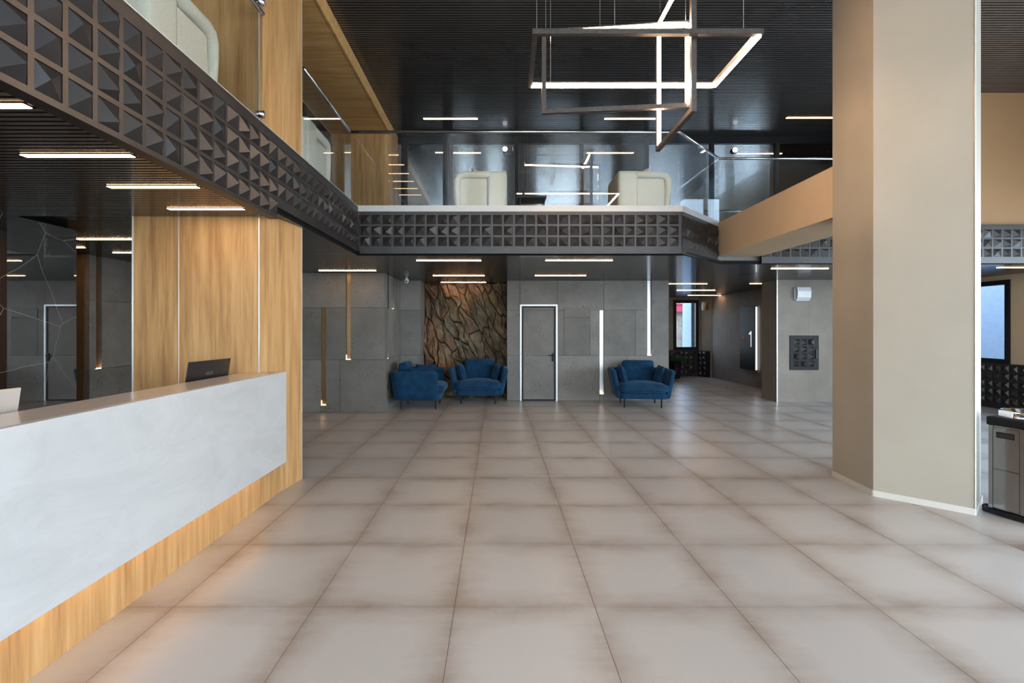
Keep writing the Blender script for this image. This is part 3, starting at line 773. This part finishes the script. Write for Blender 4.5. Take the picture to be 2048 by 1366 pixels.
# laptops
def laptop(name, label, loc, rz, shell, wdt, lid_h, tilt, logo=None):
    t = thing(name, label, 'laptop', loc, rz=rz)
    OFF[t.name] = Vector((0, 0, 0))
    box('base', shell, t, -wdt/2, wdt/2, 0, .26, .0, .018, .004)
    m = Matrix.Translation((0, 0, .012)) @ Matrix.Rotation(tilt, 4, 'X')
    b_ = MB().box(-wdt/2, wdt/2, -.004, .004, 0, lid_h); b_.v = [m @ v for v in b_.v]
    lid = b_.build('lid', shell, t, bevel=.002)
    s = MB().box(-wdt/2+.012, wdt/2-.012, .004, .0052, .015, lid_h-.012); s.v = [m @ v for v in s.v]
    s.build('screen', 'darkmetal', lid)
    if logo:
        cu = bpy.data.curves.new('logo', 'FONT'); cu.body = logo; cu.size = .042; cu.align_x = 'CENTER'; cu.extrude = .0004
        to = bpy.data.objects.new('lettering', cu); me = bpy.data.meshes.new_from_object(to); bpy.data.objects.remove(to)
        me.materials.clear(); me.materials.append(M['logo']); o = bpy.data.objects.new('logo', me); link(o, lid)
        o.matrix_local = m @ Matrix.Translation((0, -.0052, lid_h*.55)) @ Matrix.Rotation(PI/2, 4, 'X')
    return t
laptop('laptop', 'black laptop with its lid raised near the oak pillar', (-2.40, 3.99, 1.05), PI/2-.06, 'laptop', .53, .27, .16, 'ASUS')
laptop('laptop', 'pale silver laptop lid behind the near end of the counter', (-2.42, 2.23, 1.05), PI/2-.1, 'silver', .36, .235, .16)

# ---------------------------------------------------------------- linear lamps
def lamp(label, x0, x1, y, z, cat='lamp', wdt=.045, group='linear ceiling lamps'):
    t = thing('linear_lamp', label, cat, ((x0+x1)/2, y, z), group)
    box('housing', 'darkmetal', t, x0-.006, x1+.006, y-wdt/2-.006, y+wdt/2+.006, z-.004, z+.03)
    box('diffuser', 'warm', t, x0, x1, y-wdt/2, y+wdt/2, z-.007, z-.0035)
YL = lambda py, z: (z-CH)*F/(CY-py)
def lamp_px(label, p0, p1, py, z): y = YL(py, z); lamp(label, X(p0, y), X(p1, y), y, z)
lamp_px('nearest ceiling lamp over the counter, cut by the picture edge', -125, 55, 210, ZR)
lamp_px('second ceiling lamp from the near end of the counter row', 47, 265, 310, ZR)
lamp_px('third ceiling lamp over the counter, before the one nearest the pillar', 218, 396, 373, ZR)
lamp_px('ceiling lamp right in front of the oak pillar face', 337, 487, 417, ZR)
lamp('ceiling lamp in the corridor between marble wall and oak pillar, longest visible', -4.97, -3.97, YL(478, ZL), ZL)
lamp('short visible end of a ceiling lamp beside the marble wall edge', -6.3, -5.39, YL(494.5, ZL), ZL)
lamp('ceiling lamp in the corridor partly behind the oak pillar edge', -5.35, -4.35, YL(505, ZL), ZL)
lamp_px('ceiling lamp in front of the concrete block with two bronze slots', 638, 752, 541, ZL)
lamp_px('nearest of the three ceiling lamps in front of the rock niche', 833, 962, 521, ZL)
lamp_px('middle of the three ceiling lamps in front of the rock niche', 866, 969, 551, ZL)
lamp_px('ceiling lamp closest to the rock face', 882, 972, 564.6, ZL)
lamp_px('nearer ceiling lamp in front of the concrete door wall', 1091, 1225, 520.5, ZL)
lamp_px('farther ceiling lamp close above the concrete door', 1070, 1172, 551, ZL)
lamp_px('first ceiling lamp of the far passage beside the wall corner', 1322, 1414, 567.5, ZL)
lamp_px('second ceiling lamp of the far passage', 1354, 1430, 580.3, ZL)
lamp_px('last ceiling lamp of the passage near the far window', 1376, 1440, 590.5, ZL)
lamp_px('ceiling lamp in front of the grey wall with the pyramid hatch', 1543, 1656, 537, ZL)
lamp_px('ceiling lamp over the passage half hidden by the grey pier', 1500, 1585, 567, ZL)
lamp_px('ceiling lamp behind the column above the steel cabinet', 1995, 2110, 535, ZL)
lamp_px('upper ceiling lamp over the dark glass door', 847, 955, 237, ZU-.0)
lamp_px('upper ceiling lamp behind the hanging light frames', 1209, 1320, 237, ZU-.0)
lamp_px('upper ceiling lamp touching the column edge', 1573, 1680, 235, ZU-.0)
for i in range(6):
    lamp(('%s lamp of the stepped row mirrored in the balustrade beside the oak wall unit' % ('topmost', 'second', 'third', 'fourth', 'fifth', 'lowest')[i]), -2.90, -2.22, 3.1-.65*i, ZU)

def spot(label, x, y, z, r=.035, mat='cold', wall=False):
    if wall:
        t = thing('spotlight', label, 'spotlight', (x, y, z), 'small spotlights')
        MB().tube([(x, YG, z), (x, YG-.05, z)], r+.008, 14).build('housing', 'darkmetal', t, True)
        MB().tube([(x, YG-.048, z), (x, YG-.056, z)], r, 14).build('lens', mat, t); return
    t = thing('downlight', label, 'spotlight', (x, y, z), 'small spotlights')
    MB().tube([(x, y, z+.03), (x, y, z-.02)], r+.008, 14).build('housing', 'darkmetal', t, True)
    MB().tube([(x, y, z-.018), (x, y, z-.024)], r, 14).build('lens', mat, t)
y_ = 15.1; spot('small warm spotlight at the far end of the passage ceiling', X(1438, y_), y_, ZL, .06, 'warm')
spot('small cool spotlight on the upper glass wall above the left chair', X(1010, 9.85), YG, Z(298, 9.85), .05, wall=True)
spot('small cool spotlight on the upper glass wall beside the angled handrail', X(1470, 9.85), YG, Z(300, 9.85), .05, wall=True)

# ---------------------------------------------------------------- hanging light frames
def bar(nm, mat, parent, p, q, t=.045, ext=1):
    p, q = Vector(p), Vector(q); d = (q-p).normalized()
    a = Vector((0, 0, 1)) if abs(d.z) < .9 else Vector((1, 0, 0))
    x = d.cross(a).normalized()*t/2; y_ = x.cross(d).normalized()*t/2
    p = p-d*t/2*ext; q = q+d*t/2*ext
    v = [p-x-y_, p+x-y_, p+x+y_, p-x+y_, q-x-y_, q+x-y_, q+x+y_, q-x+y_]
    return MB().add(v, [(0, 1, 2, 3), (7, 6, 5, 4), (0, 4, 5, 1), (1, 5, 6, 2), (2, 6, 7, 3), (3, 7, 4, 0)]).build(nm, mat, parent)
def frame_light(label, P, lit, inward, cables, face=None):
    """P: four corners; lit: indices of edges whose inner face glows"""
    c = sum((Vector(p) for p in P), Vector())/4
    t = thing('light_frame', label, 'pendant light', tuple(c), 'hanging light frames')
    for i in range(4):
        p, q = Vector(P[i]), Vector(P[(i+1) % 4]); bar('frame_bar', 'frame', t, p, q, ext=(1 if i % 2 else -1))
        if i in lit:
            d = (q-p).normalized(); off = lit[i]
            bar('light_strip', 'warm_frame', t, p+Vector(off)*.012+d*.03, q+Vector(off)*.012-d*.03, .036)
    for cpt in cables: MB().tube([cpt, (cpt[0], cpt[1], ZU)], .0022, 5).build('cable', 'cable', t)
    return t
Z1 = 4.115
A = [(.32, 4.14, Z1), (2.24, 4.14, Z1), (2.24, 5.03, Z1), (.34, 5.03, Z1)]
frame_light('horizontal light frame hanging lowest across the group, glowing along back and right', A, {1: (0, 0, -1), 2: (0, -.6, -.8)}, None,
            [(.34, 4.2, Z1), (2.1, 4.14, Z1), (.55, 5.03, Z1), (2.03, 5.03, Z1), (1.0, 4.14, Z1)])
B = [(.48, 5.02, 4.65), (1.915, 4.88, 4.655), (1.915, 4.88, 3.83), (.48, 5.02, 3.83)]
frame_light('upright light frame parallel to the balcony, glowing on its right upright', B, {0: (0, -.5, -.9), 1: (-.3, -1, 0)}, None, [(.5, 5.02, 4.62), (1.05, 4.97, 4.62), (1.9, 4.9, 4.62)])
C = [(1.71, 4.24, 3.50), (1.71, 5.16, 3.50), (1.71, 5.16, 4.84), (1.71, 4.24, 4.84)]
frame_light('upright light frame turned end-on, glowing along its far upright and top', C, {1: (0, -1, 0), 2: (0, 0, -1)}, None, [(1.71, 5.1, 4.84), (1.71, 4.3, 4.84)])

# ---------------------------------------------------------------- soft furniture
def pillow(w_, h_, t_, n=12, pinch=.07):
    V = []; Fc = []
    for side in (1, -1):
        for i in range(n+1):
            for j in range(n+1):
                u = -1+2*i/n; v = -1+2*j/n
                th = (max(0, 1-u**4)*max(0, 1-v**4))**.6
                x = w_/2*u*(1-pinch*(1-v*v)); z = h_/2*v*(1-pinch*(1-u*u))
                V.append((x, side*t_/2*th, z))
        b0 = 0 if side == 1 else (n+1)**2
        for i in range(n):
            for j in range(n):
                q = (b0+i*(n+1)+j, b0+(i+1)*(n+1)+j, b0+(i+1)*(n+1)+j+1, b0+i*(n+1)+j+1); Fc.append(q if side == 1 else q[::-1])
    return V, Fc
def cushion_mb(x0, x1, y0, y1, z0, z1, puff=.03, r=.05, n=8):
    bm = bmesh.new(); bmesh.ops.create_cube(bm, size=2)
    bmesh.ops.subdivide_edges(bm, edges=list(bm.edges), cuts=n, use_grid_fill=True)
    cx, cy, cz = (x0+x1)/2, (y0+y1)/2, (z0+z1)/2; hx, hy, hz = (x1-x0)/2, (y1-y0)/2, (z1-z0)/2
    for v in bm.verts:
        p = v.co
        X_, Y_, Z_ = p.x*hx, p.y*hy, p.z*hz
        rr = min(r, hx*.95, hy*.95, hz*.95)
        q = Vector((max(-hx+rr, min(hx-rr, X_)), max(-hy+rr, min(hy-rr, Y_)), max(-hz+rr, min(hz-rr, Z_))))
        d = Vector((X_, Y_, Z_))-q
        if d.length > 1e-6: d = d.normalized()*rr
        w1 = (1-p.x**2)*(1-p.y**2); w2 = (1-p.y**2)*(1-p.z**2); w3 = (1-p.x**2)*(1-p.z**2)
        z_ = puff*w1*(1 if p.z > 0 else -.3)*(abs(p.z) > .99)
        v.co = q+d+Vector((puff*.4*w2*(1 if p.x > 0 else -1)*(abs(p.x) > .99), puff*.4*w3*(1 if p.y > 0 else -1)*(abs(p.y) > .99), z_))
        v.co += Vector((cx, cy, cz))
    m = MB(); bm.verts.index_update()
    m.v = [v.co.copy() for v in bm.verts]; m.f = [tuple(v.index for v in f.verts) for f in bm.faces]; bm.free(); return m
def xf(mb, mat): mb.v = [mat @ v for v in mb.v]; return mb
R = Matrix.Rotation; TR = Matrix.Translation
def blue_chair(label, loc, rz):
    t = thing('armchair', label, 'armchair', (0, 0, 0), 'blue armchairs')
    cushion_mb(-.46, .46, -.42, .42, .175, .305, .0, .03).build('seat_base', 'blue', t, True)
    cushion_mb(-.475, .475, -.50, .24, .315, .475, .055, .06).build('seat_cushion', 'blue', t, True)
    xf(cushion_mb(-.50, .50, -.07, .07, 0, .56, .0, .05), TR((0, .40, .20)) @ R(-.14, 4, 'X')).build('backrest', 'blue', t, True)
    xf(cushion_mb(-.33, .33, -.09, .09, 0, .46, .0, .06), TR((0, .26, .46)) @ R(-.16, 4, 'X')).build('back_cushion', 'blue', t, True)
    for s in (-1, 1):
        xf(cushion_mb(-.055, .055, -.40, .44, 0, .58, .0, .045), TR((s*.47, 0, .19)) @ R(s*.20, 4, 'Y')).build('arm', 'blue', t, True)
        V, Fc = pillow(.42, .40, .15)
        o = MB(); o.v = [Vector(v) for v in V]; o.f = Fc
        xf(o, TR((s*.37, -.02, .64)) @ R(s*.26, 4, 'Y') @ R(PI/2, 4, 'Z')).build('side_pillow', 'blue', t, True)
    for sx in (-.36, .36):
        for sy in (-.34, .34): MB().tube([(sx, sy, 0), (sx, sy, .18)], .016, 8).build('leg', 'darkmetal', t)
    t.location = loc; t.rotation_euler = (0, 0, rz); return t
blue_chair('blue velour armchair seen from its side against the concrete block', (-1.56, 9.94, 0), PI/2)
blue_chair('blue velour armchair facing the hall in front of the rock face', (X(958, 10.66), 10.56, 0), 0)
blue_chair('blue velour armchair by the corner of the concrete door wall', (X(1277, 10.2), 10.08, 0), -.12)

def white_chair(label, loc, rz, flip=1):
    t = thing('lounge_chair', label, 'armchair', (0, 0, 0), 'cream lounge chairs')
    f = flip
    def cb(x0, x1, *a, **k): return cushion_mb(min(x0*f, x1*f), max(x0*f, x1*f), *a, **k)
    cb(.10, .40, -.38, .38, .0, .79, .0, .03).build('backrest', 'white_fabric', t, True)
    cb(-.30, .12, -.30, .30, .10, .44, .03, .10).build('seat', 'white_fabric', t, True)
    for s in (-1, 1):
        pts = [(.14*f, s*.33, .735), (-.1*f, s*.33, .735), (-.27*f, s*.33, .735), (-.34*f, s*.33, .71), (-.375*f, s*.33, .65), (-.38*f, s*.33, .5), (-.36*f, s*.33, .25), (-.30*f, s*.33, .06)]
        MB().tube(pts, [.055, .055, .055, .055, .05, .045, .04, .035], 12).build('arm_roll', 'white_fabric', t, True)
        xs_ = [(.10, .02), (-.20, .05), (-.32, .18), (-.35, .4), (-.33, .69), (.10, .69)]
        v = [(x*f, s*.29-.035, z) for x, z in xs_]+[(x*f, s*.29+.035, z) for x, z in xs_]; n = len(xs_)
        MB().add(v, [tuple(range(n)), tuple(range(2*n-1, n-1, -1))]+[(i, (i+1) % n, n+(i+1) % n, n+i) for i in range(n)]).build('arm_panel', 'white_fabric', t, bevel=.025, seg=3, smooth=True)
    V, Fc = pillow(.40, .40, .14); o = MB(); o.v = [Vector(v) for v in V]; o.f = Fc
    xf(o, TR((-.06*f, .05, .74)) @ R(-.5*f, 4, 'Y') @ R(PI/2, 4, 'Z')).build('throw_pillow', 'white_fabric', t, True)
    t.location = loc; t.rotation_euler = (0, 0, rz); return t
white_chair('cream lounge chair behind the balustrade under the small spotlight', (X(964, 7.9), 7.85, ZM), 0, 1)
white_chair('cream lounge chair behind the balustrade where the handrail turns', (X(1273, 7.9), 7.85, ZM), 0, -1)
white_chair('cream lounge chair high above the counter beside the oak pillar', (-2.60, 3.48, ZM-.04), PI/2, -1)
white_chair('grey-looking lounge chair partly hidden behind the oak pillar', (-2.55, 5.95, ZM), PI/2, -1)
# side table upstairs
tb_ = thing('side_table', 'small black side table between the two cream chairs', 'table', (.55, 8.1, ZM))
box('table_top', 'darkmetal', tb_, .33, .80, 7.9, 8.3, 3.72, 3.76, .004)
for sx in (.37, .76):
    for sy in (7.94, 8.26): MB().tube([(sx, sy, ZM), (sx, sy, 3.72)], .012, 6).build('leg', 'darkmetal', tb_)

# ---------------------------------------------------------------- steel cabinet with casters
cb_ = thing('steel_cabinet', 'stainless steel cabinet on casters with black rim and chrome lid beside the column', 'cabinet', (4.5, 3.9, 0))
fcab = Frame(4.235, 4.185, .058, -.21, -1, -.28)
fcab.n = Vector((-fcab.u.y, fcab.u.x, 0)) if Vector((-fcab.u.y, fcab.u.x, 0)).x < 0 else Vector((fcab.u.y, -fcab.u.x, 0))
Wc = .30; Dc = .42
ob('body', 'cabsteel', cb_, fcab, 0, Wc, .05, .76, -Dc, -.012)
ob('door_panel', 'cabsteel', cb_, fcab, .032, .205, .395, .745, -.012, 0, .002)
ob('door_panel', 'cabsteel', cb_, fcab, .032, .205, .065, .390, -.012, 0, .002)
ob('side_stile', 'cabsteel', cb_, fcab, 0, .029, .05, .76, -.012, 0, .002)
ob('side_stile', 'cabsteel', cb_, fcab, .208, Wc, .05, .76, -.012, 0, .002)
lp = ob('label_plate', 'darkmetal', cb_, fcab, .055, .175, .66, .71, 0, .003, .001)
ob('label_inset', 'blackmetal', lp, fcab, .062, .168, .668, .702, .003, .0045)
ob('rim', 'darkmetal', cb_, fcab, -.012, Wc+.012, .76, .835, -Dc-.01, .012, .012)
ob('base_plate', 'darkmetal', cb_, fcab, -.03, Wc+.03, .012, .045, -Dc, .03, .006)
c0 = fcab.p(Wc/2, 0, -Dc/2)
lidm = MB(); n = 24; prof = [(.0, .0), (.19, .0), (.19, .045), (.175, .06), (.14, .055), (.12, .03), (0, .025)]
for (r_, z_) in prof[1:-1]:
    for k in range(n): lidm.v.append(Vector((c0.x+math.cos(2*PI*k/n)*r_*.92, c0.y+math.sin(2*PI*k/n)*r_*.92, .833+z_)))
for i in range(len(prof)-3):
    for k in range(n): lidm.f.append((i*n+k, i*n+(k+1) % n, (i+1)*n+(k+1) % n, (i+1)*n+k))
lidm.f.append(tuple(range((len(prof)-3)*n, (len(prof)-2)*n)))
lidm.build('chrome_lid', 'chrome', cb_, True)
for (u_, d_) in ((-.045, -.07), (-.045, -.32), (Wc+.045, -.07), (Wc+.045, -.32)):
    p = fcab.p(u_, .03, d_); q = fcab.p(u_, .03, d_+.022)
    cs = MB().tube([p, q], .028, 14).build('caster', 'rubber', cb_, True)
    MB().tube([fcab.p(u_, .03, d_-.003), fcab.p(u_, .03, d_+.026)], .010, 10).build('caster_hub', 'steel', cs)

# ---------------------------------------------------------------- wall things
hz0, hz1 = Z(740, YP), Z(671, YP); hx0, hx1 = X(1579, YP), X(1636.5, YP)
ht = thing('wall_hatch', 'square black wall hatch with twelve pyramids on the grey pier', 'hatch', ((hx0+hx1)/2, YP, hz0))
fh = Frame(hx0, YP, 1, 0, 0, -1); wh = hx1-hx0
ob('hatch_plate', 'darkmetal', ht, fh, 0, wh, hz0, hz1, 0, .02, .002)
pw = .158; ux = .075
for i in range(3):
    for j in range(4):
        o = bpy.data.objects.new('pyramid', PYR[(i*3+j*5) % 8]); link(o, ht); c = fh.p(ux+.066+i*pw, hz1-.075-.066-j*pw, .02)
        o.location = c-OFF[ht.name]; o.scale = (.128, .05, .128)
ob('hatch_handle', 'rubber', ht, fh, wh-.075, wh-.045, hz0+.25, hz0+.45, .02, .045, .004)
ax0, ax1 = X(1587, YP), X(1616, YP); az0, az1 = Z(602, YP), Z(575, YP)
al = thing('wall_siren', 'white alarm siren high on the grey pier above the black hatch', 'siren', ((ax0+ax1)/2, YP, az0))
pr = [(0, az0), (.05, az0), (.11, az0+.07), (.12, az1-.09), (.09, az1), (0, az1)]
v = [(ax0+.02, YP-d, z) for d, z in pr]+[(ax1, YP-d, z) for d, z in pr]; n = len(pr)
MB().add(v, [tuple(range(n)), tuple(range(2*n-1, n-1, -1))]+[(i, (i+1) % n, n+(i+1) % n, n+i) for i in range(n)]).build('siren_body', 'white_paint', al, bevel=.006)
box('back_plate', 'white_paint', al, ax0, ax1-.01, YP-.03, YP, az0+.02, az1-.005, .003)
# lift board on the passage wall
fw_ = Frame(XW, 13.87, 0, -1, -1, 0); lb = 13.87-13.08
bz0, bz1 = .46, 2.2
bd = thing('floor_sign', 'tall black floor-number board with a white edge light on the passage wall', 'sign', (XW, 13.4, bz0))
ob('board', 'darkmetal', bd, fw_, 0, lb, bz0, bz1, .0, .09, .002)
ob('edge_light', 'cold', bd, fw_, lb+.002, lb+.03, bz0+.02, bz1-.02, .035, .06)
zc = Z(678, 13.3)
one = MB().obox(fw_, .60, .635, Z(694, 13.2), Z(663, 13.2), .09, .095)
one.add([fw_.p(.635, Z(662, 13.2), .09), fw_.p(.635, Z(662, 13.2), .095), fw_.p(.50, Z(667, 13.2), .095), fw_.p(.50, Z(667, 13.2), .09), fw_.p(.50, Z(669, 13.2), .09), fw_.p(.50, Z(669, 13.2), .095), fw_.p(.60, Z(669, 13.2), .095), fw_.p(.60, Z(669, 13.2), .09)],
        [(1, 2, 5, 6), (0, 3, 2, 1), (3, 4, 5, 2)])
one.build('numeral_one', 'whiteletter', bd)
let = MB(); rl = random.Random(5)      # small orange lettering, too small to read in the photograph
for k, (cnt, hh, zz) in enumerate(((4, .075, 671), (5, .06, 678), (6, .03, 683))):
    for q in range(cnt):
        ua = .05+q*.23/cnt; zt_ = Z(zz, 13.8); let.obox(fw_, ua, ua+.012, zt_-hh, zt_, .09, .093)
        let.obox(fw_, ua, ua+.17/cnt, zt_-.012, zt_, .09, .093)
        if q % 2: let.obox(fw_, ua+.16/cnt-.01, ua+.17/cnt, zt_-hh, zt_, .09, .093)
        else: let.obox(fw_, ua, ua+.17/cnt, zt_-hh, zt_-hh+.012, .09, .093)
let.build('lettering', 'gold', bd)
# wall lamp / shield siren on far angled wall
sy = 16.05; sx = X(1409, sy)
sr = thing('wall_siren', 'rounded white and bronze siren on the bluish wall by the far window', 'siren', (sx, sy, 2.0))
xf(cushion_mb(-.09, .09, -.05, .05, -.16, .14, .0, .05), TR((sx, sy, Z(612, sy)))).build('siren_body', 'white_paint', sr, True)
xf(cushion_mb(-.05, .09, -.06, -.02, -.14, .12, .0, .02), TR((sx+.02, sy-.02, Z(612, sy)))).build('siren_cover', 'bronze', sr, True)
# dome camera by niche
dc = thing('security_camera', 'small white security camera hanging from the ceiling left of the rock niche', 'camera', (X(813, 10.0), 10.0, 2.6))
dx, dy = X(813, 10.0), 10.0
MB().tube([(dx, dy, ZL), (dx, dy, 2.60)], .02, 10).build('mount', 'white_paint', dc)
MB().tube([(dx, dy, 2.62), (dx, dy, 2.60), (dx, dy, 2.56), (dx, dy, 2.535), (dx, dy, 2.525)], [.03, .045, .045, .03, .01], 14).build('camera_body', 'white_paint', dc, True)
MB().tube([(dx+.008, dy-.034, 2.562), (dx+.01, dy-.052, 2.560)], .018, 10).build('lens', 'rubber', dc)
# socket on block side
sk_ = thing('wall_socket', 'small black wall socket on the side of the concrete block behind the blue armchair', 'socket', (-2.15, 9.43, .6))
ob('socket_plate', 'rubber', sk_, fs, .20, .27, .42, .50, 0, .012, .002)
ob('socket_inset', 'darkmetal', sk_, fs, .215, .255, .435, .485, .012, .014)
# potted plant
pp = thing('potted_plant', 'dark leafy plant in a tall black pot beside the far wainscot', 'plant', (X(1350, 15.7), 15.6, 0))
px_, py_ = X(1350, 15.7), 15.6
MB().tube([(px_, py_, 0), (px_, py_, .03), (px_, py_, .55)], [.10, .12, .165], 20).build('pot', 'darkmetal', pp, True)
fol = MB(); rg = random.Random(3)
for k in range(46):
    a = rg.uniform(0, 2*PI); el = rg.uniform(.2, 1.3); L_ = rg.uniform(.18, .42)
    b0 = Vector((px_, py_, .5)); d = Vector((math.cos(a)*math.cos(el), math.sin(a)*math.cos(el), math.sin(el))); s = d.cross(Vector((0, 0, 1))).normalized()*.03
    m_ = b0+d*L_*.6; e_ = b0+d*L_+Vector((0, 0, -.05))
    fol.add([b0, m_+s, e_, m_-s], [(0, 1, 2, 3)])
tag(fol.build('foliage', 'leaf', pp), kind='stuff')

# ---------------------------------------------------------------- outside
gr = structure('ground_outside')
box('ground', 'asphalt', gr, -40, 60, -40, 60, -.8, -.32)
hs_ = thing('neighbour_house', 'pale neighbouring house with red roof and balcony outside the far window', 'building', (10, 26, -.3))
YH = 26.0; hxl = X(1340, YH)
box('brick_wall', 'brick', hs_, hxl-2, X(1364, YH), YH, YH+3, -.3, Z(622, YH))
box('side_wall', 'house', hs_, X(1364, YH), X(1400, YH)+3, YH+.3, YH+3, -.3, Z(622, YH))
box('roof_edge', 'roof_red', hs_, hxl-2, X(1400, YH)+3, YH-.5, YH+3, Z(624, YH), Z(613, YH))
rt = MB()
for k in range(40): xk = hxl-2+k*.22; rt.tube([(xk, YH-.45, Z(612, YH)), (xk, YH+2.5, Z(612, YH)+1.2)], .12, 6)
tag(rt.build('roof_tiles', 'roof_red', hs_), kind='stuff')
box('balcony_front', 'house', hs_, X(1364, YH), X(1384, YH), YH-.4, YH-.3, Z(683, YH), Z(660, YH))
box('balcony_rail', 'darkmetal', hs_, X(1364, YH), X(1384, YH), YH-.4, YH-.35, Z(691, YH), Z(689, YH))
hw_ = box('house_window', 'houseblue', hs_, X(1370, YH), X(1383, YH), YH+.2, YH+.29, Z(659, YH), Z(640, YH))
box('pane', 'darkglass', hw_, X(1371, YH), X(1376, YH), YH+.17, YH+.2, Z(658, YH), Z(641, YH))
box('outer_reveal', 'houseblue', wf, X(1383, YF+.3), xb+.05, YF+.32, YF+1.1, wz0, wz1)
gv = thing('garden_wall', 'pale blue house wall outside the window behind the steel cabinet', 'building', (13, 11, -.3))
box('wall_face', 'houseblue', gv, 12.5, 12.8, 11.8, 16, -.3, 5); box('coping', 'house', gv, 12.45, 12.85, 11.75, 16, 5, 5.1)
